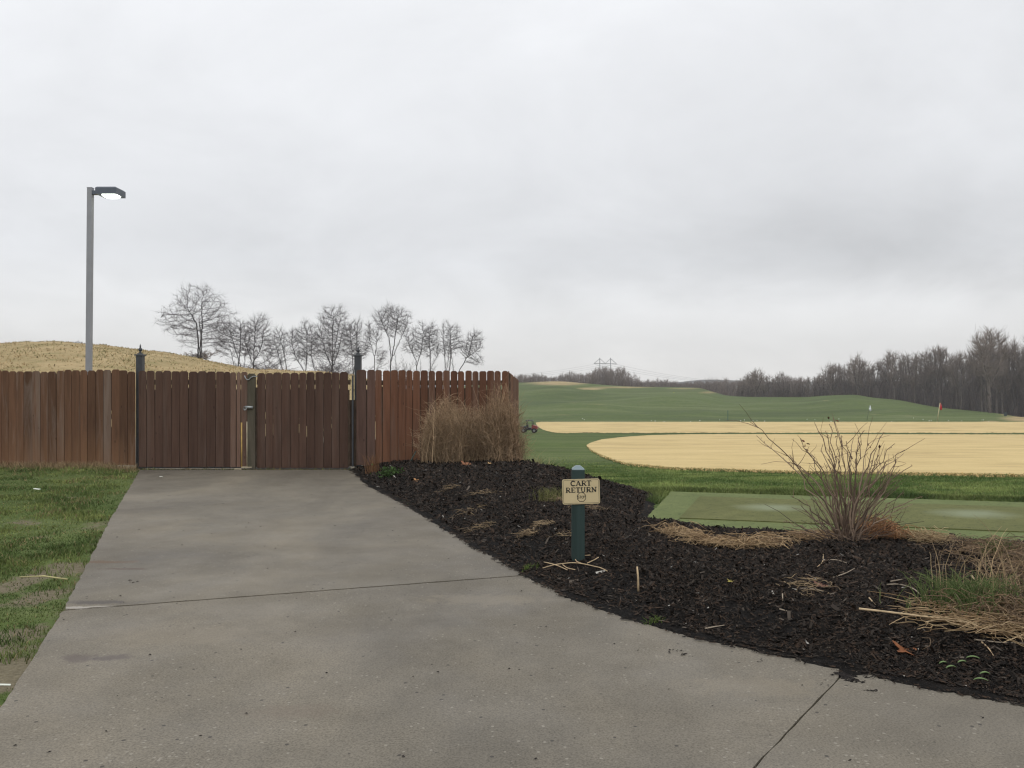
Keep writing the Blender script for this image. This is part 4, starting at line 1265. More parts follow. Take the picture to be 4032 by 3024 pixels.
# scrubby stems at the foot of the tallest tree and along the fence line
def scrub(name, label, px, pb, pt, pl_, pr_, Y, seed, n, mats, group, minr=.009):
    x = (px - CX) / FPX * Y; zb = float(ground_z(x, Y)) - 0.1
    H = CAM_H - (pt - CY) / FPX * Y - zb; W = (pr_ - pl_) / FPX * Y
    r = random.Random(seed)
    st = [((r.uniform(-.6, .6), r.uniform(-.3, .3), 0), (r.uniform(-.5, .5), r.uniform(-.3, .3), 1), r.uniform(1.2, 2.2), .03) for _ in range(n)]
    g_ = grow_tree(seed, st, [(6, .3, .8, .5, .2, 6), (5, .4, .9, .5, .2, 5), (4, .4, .9, .5, .1, 4), (3, .4, .9, .5, .1, 3)], up=.3)
    return build_tree(name, label, (x, Y, zb), g_, H, W, mats, group, 'bush', minr=minr)
scrub('scrub_bush', 'low leafless scrub around the foot of the tallest bare tree', 795, 1420, 1375, 735, 860, 86, 301, 9, (M['wood_bark'], M['wood_twig']), 'scrub along the hill')
scrub('scrub_bush', 'low scrub of thin stems above the fence between two right-hand trees', 1590, 1475, 1420, 1500, 1680, 108, 302, 12, (M['bark'], M['bark_twig']), 'scrub along the hill')
scrub('scrub_bush', 'small grey shrub peeking over the tan hill behind the lamp pole', 305, 1360, 1343, 275, 335, 95, 303, 8, (M['bark'], M['bark_twig']), 'scrub along the hill')
scrub('scrub_bush', 'low scrub behind the stout tree above the gates', 1060, 1462, 1400, 960, 1180, 112, 304, 12, (M['bark'], M['bark_twig']), 'scrub along the hill')
scrub('scrub_bush', 'low scrub behind the dense domed tree', 1290, 1466, 1395, 1170, 1430, 114, 305, 14, (M['bark'], M['bark_twig']), 'scrub along the hill')

# ---- woods beyond the range: a few kinds of forest tree, then copies
WOOD_SRC = []
for i in range(9):
    rr = np.random.default_rng(800 + i)
    if i < 6:
        lean = rr.normal(0, .5); zf = rr.uniform(4.5, 7)
        stems = [[(0, 0, 0), (lean * .3, rr.normal(0, .1), zf), (lean * .8, rr.normal(0, .3), 10), (lean * 1.2, rr.normal(0, .4), 13.2)]]
        lobes = [((lean * 1.2, 0, 13.0), (1.2, 1.2, 1.9))]
        for j in range(4 if i % 2 else 3):
            a_ = 2.1 * j + rr.uniform(0, 1.2); q_ = rr.uniform(1.4, 2.6); zt_ = rr.uniform(11, 14)
            stems.append([(lean * .3, 0, zf * rr.uniform(.75, 1.0)), (lean * .4 + q_ * .5 * math.cos(a_), q_ * .5 * math.sin(a_), zf + 2.2), (lean * .6 + q_ * math.cos(a_), q_ * math.sin(a_), zt_ - 1)])
            lobes.append(((lean * .6 + q_ * math.cos(a_), q_ * math.sin(a_), zt_ - .6), (1.1, 1.1, 1.9)))
            lobes.append(((lean * .5 + q_ * .8 * math.cos(a_ + .5), q_ * .8 * math.sin(a_ + .5), zf + 2.4), (1.1, 1.1, 1.4)))
        N, par = colonise(820 + i, stems, lobes, 420, .38, .62, up=.32, jit=.12)
    else:
        stems = [[(0, 0, 0), (.1, 0, 3), (0, .2, 7)], [(0, 0, 1.2), (-1.2, .2, 3.6), (-2.2, .3, 6)], [(0, 0, 1.4), (1.3, -.2, 4), (2.2, 0, 6.4)]]
        lobes = [((rr.normal(0, .5), 0, 7.2), (2.6, 2.6, 2.8)), ((-1.9, 0, 5.6), (2.2, 2.2, 2.6)), ((1.9, .2, 5.7), (2.2, 2.2, 2.7)), ((0, 0, 4), (3.4, 3.4, 2))]
        N, par = colonise(820 + i, stems, lobes, 560, .36, .56, up=.16, jit=.12)
    t = put_tree('woodland_tree', 'x', (0, 0, 0), tree_mesh(840 + i, N, par, .032, 2.2, 1500, .5, 1.8, .02, .09, .55), (M['wood_bark'], M['wood_twig']), None)
    WOOD_SRC.append(t)
used = set()
def place_wood(kind, px, Y, py_top, label, group, base_drop=0.0, wscale=1.0):
    src = WOOD_SRC[kind]; H0 = 15 if kind < 6 else 10
    x = (px - CX) / FPX * Y; zb = float(ground_z(x, Y)) - 0.2
    zt = CAM_H - (py_top - CY) / FPX * Y
    s = (zt - zb) / H0
    sc = (s * wscale, s * wscale, s)
    rz = random.uniform(0, 6.28)
    if kind not in used:
        used.add(kind); src.location = (x, Y, zb); src.rotation_euler = (0, 0, rz); src.scale = sc
        src['label'] = label; src['group'] = group; return src
    return dup(src, (x, Y, zb), rz, sc, label, group)
TOP_PX = [2900, 2977, 3040, 3105, 3176, 3240, 3279, 3330, 3381, 3430, 3504, 3560, 3616, 3670, 3719, 3780, 3830, 3898, 3950, 4032, 4200, 4500]
TOP_PY = [1495, 1455, 1472, 1470, 1482, 1470, 1434, 1440, 1401, 1440, 1386, 1398, 1380, 1378, 1365, 1375, 1360, 1301, 1352, 1330, 1310, 1300]
random.seed(21)
GW, LW = 'woods along the right of the range', 'bare leafless tree in the dense woods along the right of the range'
for px in np.arange(2925, 4330, 20):
    px = float(px + random.uniform(-5, 5))
    dc = float(np.interp(px, DC_PX, DC_Y)); Y = dc + random.uniform(4, 16)
    top = float(np.interp(px, TOP_PX, TOP_PY)); crest = float(np.interp(px, CREST_PX, CREST_PY))
    hgt = crest - top
    place_wood(random.choice(range(6)) if hgt > 110 else random.choice((0, 3, 6, 7, 8)), px, Y, crest - hgt * random.uniform(0.78, 1.04), LW, GW, wscale=random.uniform(.85, 1.2))
for px in np.arange(2920, 4330, 26):
    px = float(px + random.uniform(-7, 7))
    dc = float(np.interp(px, DC_PX, DC_Y)); Y = dc + random.uniform(18, 42)
    top = float(np.interp(px, TOP_PX, TOP_PY)); crest = float(np.interp(px, CREST_PX, CREST_PY))
    place_wood(random.choice(range(6)), px, Y, crest - (crest - top) * random.uniform(0.60, 0.95), LW, GW, wscale=random.uniform(.8, 1.1))
place_wood(1, 3898, 222, 1298, 'tallest bare tree standing above the woods near the right edge', GW, wscale=1.25)
place_wood(7, 3381, 281, 1400, 'round-crowned bare tree rising where the woods step down', GW, wscale=1.0)
place_wood(8, 3279, 290, 1433, 'lower round bare tree just left of the round-crowned one in the woods', GW, wscale=1.0)
place_wood(6, 2975, 302, 1452, 'round bare tree at the left end of the right-hand woods', GW, wscale=1.05)
# distant row over the middle of the range
GD, LD = 'distant trees beyond the range hill', 'small distant bare tree beyond the range hill under the pylon'
FT_PX = [2040, 2110, 2180, 2200, 2260, 2330, 2370, 2440, 2470, 2520, 2530, 2590, 2640, 2665, 2760, 2800, 2900, 2960]
FT_PY = [1473, 1470, 1478, 1468, 1458, 1455, 1436, 1440, 1465, 1488, 1494, 1490, 1492, 1500, 1497, 1490, 1488, 1480]
for px in np.arange(2034, 2960, 13):
    px = float(px + random.uniform(-5, 5))
    if 2186 < px < 2198: continue
    top = float(np.interp(px, FT_PX, FT_PY)); Y = random.uniform(385, 440)
    crest = float(np.interp(px, CREST_PX, CREST_PY))
    place_wood(random.choice((0, 1, 2, 3, 4, 5, 6, 7, 8)), px, Y, crest - (crest - top) * random.uniform(0.72, 1.0), LD, GD, wscale=random.uniform(.9, 1.35))

# undergrowth: masses nobody could count
def thicket(name, label, px0, px1, n, depth0, depth1, frac, seed, dc_off, topf, cols):
    r = np.random.default_rng(seed)
    px = r.uniform(px0, px1, n)
    Y = np.interp(px, DC_PX, DC_Y) + dc_off + r.uniform(depth0, depth1, n) ** 1.0
    x = (px - CX) / FPX * Y; z = ground_z(x, Y) - 0.3
    crest = np.interp(px, CREST_PX, CREST_PY); top = np.interp(px, *topf)
    H = np.maximum((crest - top) / FPX * Y * frac * r.uniform(0.45, 1.05, n), 1.5) + np.maximum(CAM_H - (crest - CY) / FPX * Y - z, 0)
    S_ = 5; t = np.linspace(0, 1, S_)
    lean = r.normal(0, 0.16, (n, 2))
    P = np.zeros((n, S_, 3))
    P[:, :, 0] = x[:, None] + lean[:, :1] * H[:, None] * t + r.normal(0, .12, (n, S_)) * t
    P[:, :, 1] = Y[:, None] + lean[:, 1:] * H[:, None] * t
    P[:, :, 2] = z[:, None] + H[:, None] * t
    Rd = r.uniform(0.03, 0.085, n)[:, None] * (1 - 0.75 * t)[None, :] + 0.008
    V, q = tubes(P, Rd, 3)
    parts = [(V, q)]
    # side twigs
    m = n * 3; k_ = r.integers(0, n, m); tt = r.uniform(0.15, 0.95, m)
    b = np.stack([x[k_] + lean[k_, 0] * H[k_] * tt, Y[k_] + lean[k_, 1] * H[k_] * tt, z[k_] + H[k_] * tt], -1)
    dr = np.stack([r.normal(0, .8, m), r.normal(0, .8, m), r.uniform(.2, 1.1, m)], -1) * (H[k_] * r.uniform(.12, .28, m))[:, None]
    P2 = b[:, None, :] + dr[:, None, :] * np.linspace(0, 1, 3)[None, :, None]
    V2, q2 = tubes(P2, r.uniform(.02, .045, m)[:, None] * np.array([[1, .8, .4]]), 3)
    parts.append((V2, q2))
    c1 = np.repeat(cols[0] + (cols[1] - cols[0]) * r.random((n, 1)), S_ * 3, 0)
    c2 = np.repeat(cols[0] + (cols[1] - cols[0]) * r.random((m, 1)), 9, 0)
    Vj, Fj, _ = join_parts(parts)
    return stuff(mesh_np(name, Vj, Fj, M['thicket'], None, np.concatenate([c1, c2])), label, 'undergrowth')
cA, cB = np.array([[0.06, 0.05, 0.046]]), np.array([[0.19, 0.142, 0.115]])
thicket('undergrowth', 'dense brown leafless undergrowth filling the right-hand woods', 2900, 4400, 9000, 0, 60, 0.44, 61, 6, (TOP_PX, TOP_PY), (cA, cB))
thicket('undergrowth', 'low grey scrub under the distant trees beyond the hill', 2034, 2960, 3000, 60, 150, 0.62, 62, 0, (FT_PX, FT_PY), (cA, cB))

# ------------------------------------------------------------------ pylon and wires
YP = 560.0
py_ = thing('transmission_tower', 'grey H-frame power pylon with braced crossarm above the distant trees', 'pylon', (at(2383, 1520, YP).x, YP, float(ground_z(at(2383, 1520, YP).x, YP))))
M['pylon'] = plain('pylon_steel', (0.24, 0.245, 0.25), 0.7, 0.3)
zg = py_.location.z
for px in (2361.7, 2404.3):
    rod('leg', [at(px, 1409, YP), Vector((at(px, 0, YP).x, YP, zg))], 0.28, M['pylon'], py_, 8)
rod('crossarm', [at(2338, 1431, YP), at(2383, 1431.5, YP), at(2428, 1433, YP)], 0.22, M['pylon'], py_, 6)
for a, b in (((2362, 1412), (2383, 1431)), ((2404, 1412), (2383, 1431)), ((2362, 1412), (2340, 1430)), ((2404, 1412), (2427, 1432))):
    rod('brace', [at(*a, YP), at(*b, YP)], 0.15, M['pylon'], py_, 6)
bpy.context.view_layer.update()
for c in list(py_.children): c.data.transform(__import__('mathutils').Matrix.Translation(-py_.location))
def wire(label, a, b, sag, r=0.045):
    a, b = Vector(a), Vector(b); pts = []
    for t in np.linspace(0, 1, 22):
        p = a.lerp(b, t); p.z -= sag * 4 * t * (1 - t); pts.append(p)
    return tag(rod('power_line', pts, r, M['pylon'], None, 4), label, 'power line', 'wires of the distant pylon')
for i, px in enumerate((2340, 2383, 2426)):
    wire('thin power wire running left from the %s of the pylon crossarm' % ('left end', 'middle', 'right end')[i], at(px, 1434, YP), at(1650 + i * 30, 1462 + i * 6, 730), 6)
    wire('thin power wire running right from the %s of the pylon crossarm' % ('left end', 'middle', 'right end')[i], at(px, 1434, YP), at(3300 + i * 60, 1492 + 3 * i, 520), 7)

# ------------------------------------------------------------------ shrubs of the bed
def stems_mesh(r, bases, tips, curve, segs, r0, r1, sides=3, wob=0.01):
    n = len(bases); t = np.linspace(0, 1, segs)
    mid = curve
    P = bases[:, None, :] * (1 - t)[None, :, None] + tips[:, None, :] * t[None, :, None]
    P = P + mid[:, None, :] * (4 * t * (1 - t))[None, :, None] + r.normal(0, wob, (n, segs, 3)) * (t > 0)[None, :, None]
    Rd = np.asarray(r0).reshape(-1, 1) * (1 - t)[None, :] + np.asarray(r1).reshape(-1, 1) * t[None, :]
    Rd = np.broadcast_to(Rd, (n, segs))
    return P, Rd

def side_twigs(r, P, Rd, m, l0, l1, up, rad, t0=0.2, segs=4, wob=.006):
    n, S_, _ = P.shape
    k_ = r.integers(0, n, m); tt = r.uniform(t0, 0.98, m) * (S_ - 1); i = np.minimum(tt.astype(int), S_ - 2); f = (tt - i)[:, None]
    b = P[k_, i] * (1 - f) + P[k_, i + 1] * f
    d = (P[k_, i + 1] - P[k_, i]); d /= np.linalg.norm(d, axis=1, keepdims=True)
    v = r.normal(0, 0.75, (m, 3)) + d * 0.9 + np.array([0, 0, up]); v /= np.linalg.norm(v, axis=1, keepdims=True)
    L = r.uniform(l0, l1, m)[:, None]
    t = np.linspace(0, 1, segs)
    Q = b[:, None, :] + (v * L)[:, None, :] * t[None, :, None] + r.normal(0, wob, (m, segs, 3)) * (t > 0)[None, :, None]
    rr = np.full((m, 1), rad) * (1 - 0.6 * t)[None, :]
    Q = Q + (np.cross(v, r.normal(0, 1, (m, 3))) * L * r.normal(0, .22, (m, 1)))[:, None, :] * (t ** 2)[None, :, None]
    return Q, rr

def colours(r, n, a, b, per):
    c = np.array(a)[None] + (np.array(b) - np.array(a))[None] * r.random((n, 1)) 
    return np.repeat(c * r.uniform(0.8, 1.15, (n, 1)), per, 0)

def dry_shrub(label, px, Y, wpx, top_py, n, seed, arch, upright, c0, c1):
    r = np.random.default_rng(seed)
    x = (px - CX) / FPX * Y; zb = float(bed_top(np.array([x]), np.array([Y]))[0]) - 0.03
    W = wpx / FPX * Y / 2; H = CAM_H - (top_py - CY) / FPX * Y - zb
    t_ = thing('dry_shrub', label, 'shrub', (x, Y, zb), 0, 'tan leafless shrubs by the fence')
    b = np.stack([r.uniform(-.78, .78, n) * W, r.normal(0, .18, n), np.zeros(n)], -1)
    az = r.uniform(0, 2 * np.pi, n); q = r.random(n) ** 0.7
    rel = np.abs(b[:, 0] * .6 + np.cos(az) * q * W * .75) / W
    hh = H * (0.30 + 0.70 * np.clip(1 - rel ** 1.7, 0, 1) ** .6) * np.where(r.random(n) < .12, r.uniform(1.0, 1.2, n), r.uniform(.45, 1.0, n))
    tip = np.stack([b[:, 0] * .6 + np.cos(az) * q * W * .75, b[:, 1] + np.sin(az) * q * .45, hh], -1)
    tip[:, 0] = np.clip(tip[:, 0], -W * 1.05, W * 1.05)
    cv = np.stack([(b[:, 0] - tip[:, 0]) * .16, (b[:, 1] - tip[:, 1]) * .16, np.full(n, arch) * hh * r.uniform(.4, 1.3, n)], -1)
    P, Rd = stems_mesh(r, b, tip, cv, 7, r.uniform(.0035, .0065, n), r.uniform(.0015, .0025, n), 3, .022)
    V, F = tubes(P, Rd, 3)
    mesh_np('stems', V, F, M['twig'], t_, colours(r, n, c0, c1, 21))
    parts = []
    for m, l0, l1, rad in ((n * 5, .10, .40, .0024), (n * 8, .06, .22, .0019)):
        Q, rr = side_twigs(r, P, Rd, m, l0, l1, upright * .5 - .12, rad, .05)
        V, F = tubes(Q, rr, 3); parts.append((V, F, colours(r, m, c0, c1, 12)))
        curl = Q
    V, F, C = join_parts(parts)
    mesh_np('twigs', V, F, M['twig'], t_, C)
    return t_
dry_shrub('arching tan leafless shrub against the reddish fence, nearer the gate', 1762, 14.55, 265, 1598, 420, 71, .20, .1, (.19, .126, .073), (.53, .38, .235))
dry_shrub('taller upright tan leafless shrub at the fence corner', 1968, 14.5, 225, 1556, 430, 72, .07, .5, (.175, .116, .068), (.47, .325, .20))
dry_shrub('low dense brown twiggy shrub between the arching and the upright one', 1868, 14.3, 300, 1632, 420, 73, .12, .2, (.17, .115, .068), (.46, .325, .20))

# the big bare bush: canes spread from one crown, each tip where it stands
YB = bed_pt(3335, 2128).y
crown = bed_pt(3335, 2128)
bb = thing('bare_bush', 'bare fan-shaped bush of reddish canes in front of the hitting mat', 'bush', crown)
r = np.random.default_rng(81)
tips_px = [(140, 150), (200, 290), (780, 155), (965, 130), (935, 165), (530, 490), (630, 345), (690, 420), (1015, 290), (1110, 335), (1060, 290), (1170, 320), (1290, 235), (1240, 345), (1325, 370), (1395, 430),
           (1480, 250), (1580, 375), (1660, 430), (1605, 560), (1670, 490), (1755, 600), (1870, 905), (895, 215), (850, 380), (1210, 420), (1440, 480), (1510, 545), (1650, 640), (740, 460), (610, 560), (760, 620), (880, 560),
           (700, 880), (640, 1000), (560, 900), (1700, 860), (1640, 780), (1560, 700), (1750, 980), (1680, 1160), (980, 620), (1330, 620), (1460, 600), (720, 1120), (480, 1160), (1560, 1280), (1120, 820), (1000, 480), (930, 540)]
n = len(tips_px)
B = np.zeros((n, 3)); T = np.zeros((n, 3))
for i, (zx, zy) in enumerate(tips_px):
    dy = r.normal(0, .22)
    p = at(2900 + zx / 2.5525, 1600 + zy / 2.5525, YB + dy)
    T[i] = np.array(p - crown)
    B[i] = (r.normal(0, .05) + T[i, 0] * .06, r.normal(0, .05), -0.05)
CV = np.stack([-T[:, 0] * .06 + r.normal(0, .02, n), T[:, 1] * .05, T[:, 2] * .05 + np.abs(T[:, 0]) * .03], -1)
P, Rd = stems_mesh(r, B, T, CV, 12, r.uniform(.006, .0105, n), np.full(n, .0024), 5, .010)
V, F = tubes(P, Rd, 5)
mesh_np('canes', V, F, M['twig'], bb, colours(r, n, (.10, .070, .052), (.34, .25, .18), 60), smooth=True)
parts = []
for m, l0, l1, rad, t0 in ((110, .10, .34, .0032, .3), (130, .05, .16, .0026, .1), (420, .012, .03, .0026, .15)):
    Q, rr = side_twigs(r, P, Rd, m, l0, l1, .5, rad, t0)
    V, F = tubes(Q, rr, 3); parts.append((V, F, colours(r, m, (.09, .055, .042), (.24, .15, .11), 12)))
# short dense basal sprouts
n2 = 45
b2 = np.stack([r.normal(0, .09, n2), r.normal(0, .09, n2), np.full(n2, -.03)], -1)
t2 = b2 + np.stack([r.normal(0, .30, n2), r.normal(0, .18, n2), r.uniform(.1, .48, n2)], -1)
P2, R2 = stems_mesh(r, b2, t2, r.normal(0, .02, (n2, 3)), 6, np.full(n2, .0055), np.full(n2, .0018), 3, .012)
V, F = tubes(P2, R2, 3); parts.append((V, F, colours(r, n2, (.06, .045, .038), (.20, .145, .11), 18)))
V, F, C = join_parts(parts)
mesh_np('twigs', V, F, M['twig'], bb, C)
def leaf_cloud(r, centers, size, curl=.35):
    n = len(centers); Vs = np.zeros((n, 6, 3))
    a = r.normal(0, 1, (n, 3)); a /= np.linalg.norm(a, axis=1, keepdims=True)
    bq = np.cross(a, r.normal(0, 1, (n, 3))); bq /= np.linalg.norm(bq, axis=1, keepdims=True); c = np.cross(a, bq)
    L = (size * r.uniform(.6, 1.3, n))[:, None]
    Vs[:, 0] = centers; Vs[:, 1] = centers + a * L * .5 + bq * L * .3 + c * L * curl * .4; Vs[:, 2] = centers + a * L * .95 + bq * L * .15 + c * L * curl
    Vs[:, 3] = centers + a * L * 1.1; Vs[:, 4] = centers + a * L * .95 - bq * L * .15 + c * L * curl * .9; Vs[:, 5] = centers + a * L * .5 - bq * L * .3 + c * L * curl * .4
    base = (np.arange(n) * 6)[:, None]
    F = np.concatenate([base + np.array([[0, 1, 2, 3]]), base + np.array([[0, 3, 4, 5]])])
    return Vs.reshape(-1, 3), F
lv = np.array([np.array(at(2900 + zx / 2.5525, 1600 + zy / 2.5525, YB) - crown) for zx, zy in ((690, 375), (700, 372), (690, 425), (655, 335), (1325, 375), (1340, 400), (1145, 492), (1240, 382), (1440, 382), (985, 135), (930, 130), (1755, 600), (1015, 300), (1360, 565))])
V, F = leaf_cloud(r, lv, .028)
mesh_np('dead_leaves', V, F, M['twig'], bb, np.repeat(np.array([[.12, .05, .035]]) * r.uniform(.6, 1.4, (len(lv), 1)), 6, 0))

# ------------------------------------------------------------------ straw, tufts, weeds, fallen stalks
def straw_pile(name, label, cat, pts, n, length, spread, hgt, c0, c1, seed, group=None, rad=.0022, kind=None, upr=.25):
    """flattened dry blades heaped along a line of photo points"""
    r = np.random.default_rng(seed)
    W = [bed_pt(*p) for p in pts]
    o0 = W[0]
    L = np.array([w - o0 for w in W])
    u = r.random(n) * (len(L) - 1) if len(L) > 1 else np.zeros(n)
    i = np.minimum(u.astype(int), max(len(L) - 2, 0)); f = (u - i)[:, None]
    c = L[i] * (1 - f) + L[np.minimum(i + 1, len(L) - 1)] * f
    c = c + np.stack([r.normal(0, spread, n), r.normal(0, spread * .6, n), np.zeros(n)], -1)
    c[:, 2] = np.maximum(bed_top(c[:, 0] + o0.x, c[:, 1] + o0.y), 0.01) - o0.z + np.abs(r.normal(0, hgt, n)) * 0.6
    az = r.uniform(0, 2 * np.pi, n); Ln = length * r.uniform(.4, 1.3, n)
    d = np.stack([np.cos(az), np.sin(az), r.normal(0, upr, n) + upr * .4], -1) * Ln[:, None]
    t = np.linspace(-.5, .5, 6)
    P = c[:, None, :] + d[:, None, :] * t[None, :, None]
    P[:, :, 2] = np.abs(P[:, :, 2] - c[:, None, 2]) * .8 + c[:, None, 2] + (hgt * r.uniform(0, 1, n))[:, None] * (1 - (2 * t) ** 2)[None, :]
    side = np.stack([-np.sin(az), np.cos(az), np.zeros(n)], -1)
    P += side[:, None, :] * (r.normal(0, .22, n) * Ln)[:, None, None] * ((2 * t) ** 2)[None, :, None]
    P += r.normal(0, .005, P.shape)
    Rd = np.full((n, 6), rad) * np.array([.6, 1, 1, 1, .9, .4])
    V, F = tubes(P, Rd, 3)
    o = mesh_np(name, V, F, M['straw'], None, colours(r, n, c0, c1, 18))
    o.location = o0
    tag(o, label, cat, group, kind)
    return o
ST0, ST1 = (.22, .135, .065), (.56, .40, .22)
G_S = 'heaps of dead grass on the mulch'
straw_pile('straw_heap', 'long heap of matted tan dead grass along the front of the turf strip', 'dead grass', [(2625, 2100), (2740, 2135), (2860, 2160), (2970, 2165), (3080, 2140)], 560, .20, .10, .06, (.15, .09, .045), ST1, 91, G_S, .0026)
straw_pile('straw_heap', 'flat fan of tan stalks lying left of the bare bush crown', 'dead grass', [(3130, 2118), (3240, 2116), (3330, 2120)], 170, .38, .07, .03, ST0, ST1, 92, G_S, .0026, None, .08)
straw_pile('straw_heap', 'rusty orange heap of dead grass right of the bare bush crown', 'dead grass', [(3400, 2095), (3450, 2110), (3510, 2122)], 520, .17, .09, .09, (.16, .075, .035), (.42, .22, .10), 93, G_S, .003)
straw_pile('straw_heap', 'pale wisps of dead grass at the mat edge right of the bare bush', 'dead grass', [(3540, 2122), (3600, 2128), (3660, 2136), (3700, 2140)], 330, .15, .07, .05, ST0, (.6, .47, .27), 94, G_S, .0022, None, .5)
straw_pile('straw_litter', 'brown litter of dead grass and stalks covering the right edge of the mulch', 'dead grass', [(3870, 2172), (3930, 2185), (4000, 2200), (4060, 2260), (4040, 2350), (3960, 2420), (4060, 2450), (4180, 2400)], 1500, .20, .19, .07, (.08, .053, .032), (.31, .21, .12), 95, G_S, .0024, None, .22)
straw_pile('straw_litter', 'tan stalks fanned out flat around the green clump at lower right', 'dead grass', [(3640, 2390), (3740, 2440), (3850, 2470), (3960, 2480), (4040, 2500)], 240, .34, .10, .03, ST0, (.5, .37, .21), 96, G_S, .0026, None, .16)
for k_, (px, py, n_, sp, ln_) in enumerate(((2075, 2112, 75, .06, .15), (2130, 2075, 45, .07, .15), (1772, 1929, 28, .09, .16), (1888, 1948, 34, .12, .18), (1850, 2020, 34, .14, .14), (1885, 2083, 38, .10, .15), (2240, 2118, 20, .07, .14), (2205, 1975, 60, .12, .2), (2330, 2010, 40, .12, .18), (3150, 2310, 30, .1, .16), (3215, 2335, 20, .1, .16), (2560, 2330, 0, .1, .1))):
    if n_:
        straw_pile('straw_tuft', ('splayed straw tuft on the mulch left of the sign post', 'small straw tuft just behind the splayed one left of the sign', 'pale straw wisp on the mulch crest below the shrubs', 'faded straw streak in the mulch left of the green tuft', 'greenish flat straw streak near the drive edge', 'flat straw clump close to the drive edge', 'thin straw wisp touching the left of the sign post', 'straw spreading from the green tuft behind the sign', 'tan straw patch peeking right behind the sign plate', 'crossed straw bits on the mulch below the bare bush', 'pale straw bits beside the crossed ones below the bare bush')[k_],
                   'straw', [(px - sp * 40, py), (px + sp * 120, py - sp * 30)], int(n_ * .75), ln_, sp * .8, .03, (.13, .088, .05), (.42, .31, .18), 120 + k_, 'straw tufts scattered on the mulch', .0021)

def tuft(name, label, px, py, n, hgt, wid, c0, c1, seed, group=None, rad=.003, cat='plant', flop=.7):
    r = np.random.default_rng(seed); o0 = bed_pt(px, py)
    b = np.stack([r.normal(0, wid * .45, n), r.normal(0, wid * .3, n), np.zeros(n)], -1)
    b[:, 2] = np.maximum(bed_top(b[:, 0] + o0.x, b[:, 1] + o0.y), 0) - o0.z - .01
    az = r.uniform(0, 2 * np.pi, n); h = hgt * r.uniform(.4, 1.1, n); fl = flop * r.uniform(.2, 1.1, n) * h
    tp = b + np.stack([np.cos(az) * fl, np.sin(az) * fl, h], -1)
    cv = np.stack([-np.cos(az) * fl * .15, -np.sin(az) * fl * .15, h * .18], -1)
    P, Rd = stems_mesh(r, b, tp, cv, 6, np.full(n, rad), np.full(n, rad * .25), 3, .004)
    V, F = tubes(P, Rd, 3)
    o = mesh_np(name, V, F, M['blade'], None, colours(r, n, c0, c1, 18)); o.location = o0
    return tag(o, label, cat, group)
GR0, GR1 = (.05, .085, .022), (.16, .20, .07)
tuft('grass_clump', 'green grass clump with dry stalks in the mulch at lower right', 3815, 2400, 620, .20, .34, GR0, (.19, .23, .09), 131, 'green clumps in the mulch', .0032, flop=.9)
tuft('grass_clump', 'small green clump in the brown litter near the right edge', 3925, 2195, 150, .14, .14, GR0, GR1, 132, 'green clumps in the mulch', .003, flop=.9)
tuft('grass_clump', 'yellowish green tuft on the mulch just left behind the sign', 2165, 1972, 170, .16, .20, (.09, .10, .03), (.25, .24, .10), 133, 'green clumps in the mulch', .003, flop=.8)
tuft('grass_clump', 'tiny green sprout on the mulch edge left of the sign foot', 2088, 2240, 60, .05, .08, GR0, (.16, .22, .05), 134, 'green clumps in the mulch', .0028, flop=1.)
tuft('grass_clump', 'tiny green sprout at the drive edge right of the joint', 2575, 2452, 34, .05, .06, GR0, (.16, .22, .05), 135, 'green clumps in the mulch', .0028, flop=1.)
tuft('dry_stalks', 'spray of stiff tan stalks rising out of the green clump at lower right', 3850, 2390, 26, .40, .32, (.22, .16, .10), (.50, .38, .22), 136, 'stiff dry stalks in the bed', .0034, 'stalks', .45)
tuft('dry_stalks', 'spray of slanting tan stalks over the litter at the right frame edge', 4010, 2330, 34, .42, .40, (.24, .17, .10), (.50, .37, .21), 137, 'stiff dry stalks in the bed', .0034, 'stalks', 1.1)
tuft('dry_weed', 'rusty dry weed beside the mulch corner at the dark boards', 1468, 1862, 90, .34, .14, (.12, .06, .03), (.30, .16, .08), 138, None, .003, 'weed', .5)
# leafy weed at the fence corner
o0 = bed_pt(1540, 1878); r = np.random.default_rng(141)
cen = np.stack([r.normal(0, .09, 170), r.normal(0, .06, 170), np.abs(r.normal(0.06, .05, 170))], -1)
V, F = leaf_cloud(r, cen, .055, .3)
o = mesh_np('leafy_weed', V, F, M['blade'], None, np.repeat(np.array([[.055, .095, .030]]) * r.uniform(.6, 1.7, (170, 1)), 6, 0)); o.location = o0
tag(o, 'low leafy green weed at the mulch corner by the gate', 'weed')
M['stake'] = plain('green_stake', (.05, .085, .07), .6)
tag(rod('garden_stake', [bed_pt(1590, 1885), at(1612, 1825, 14.9), at(1637, 1778, 15.2)], .011, M['stake'], None, 8), 'dark green stake leaning on the reddish fence above the leafy weed', 'stake')

def on_bed(zpts, scale, ox, oy, lift=.012):
    out = []
    for zx, zy in zpts:
        p = bed_pt(ox + zx / scale, oy + zy / scale); p.z += lift; out.append(p)
    return out
M['stalk'] = plain('pale_stalk', (.52, .39, .235), .7, .25, 0, .25, 14)
M['stalk_grey'] = plain('grey_stalk', (.34, .28, .21), .8, .2, 0, .25, 14)
def smooth_path(pts, per=5):
    P = np.array([tuple(p) for p in pts]); n = len(P); u = np.arange(n); t = np.linspace(0, n - 1, (n - 1) * per + 1)
    return [Vector([pchip(u, P[:, a], [tt])[0] for a in range(3)]) for tt in t] if n > 2 else [Vector(p) for p in P]
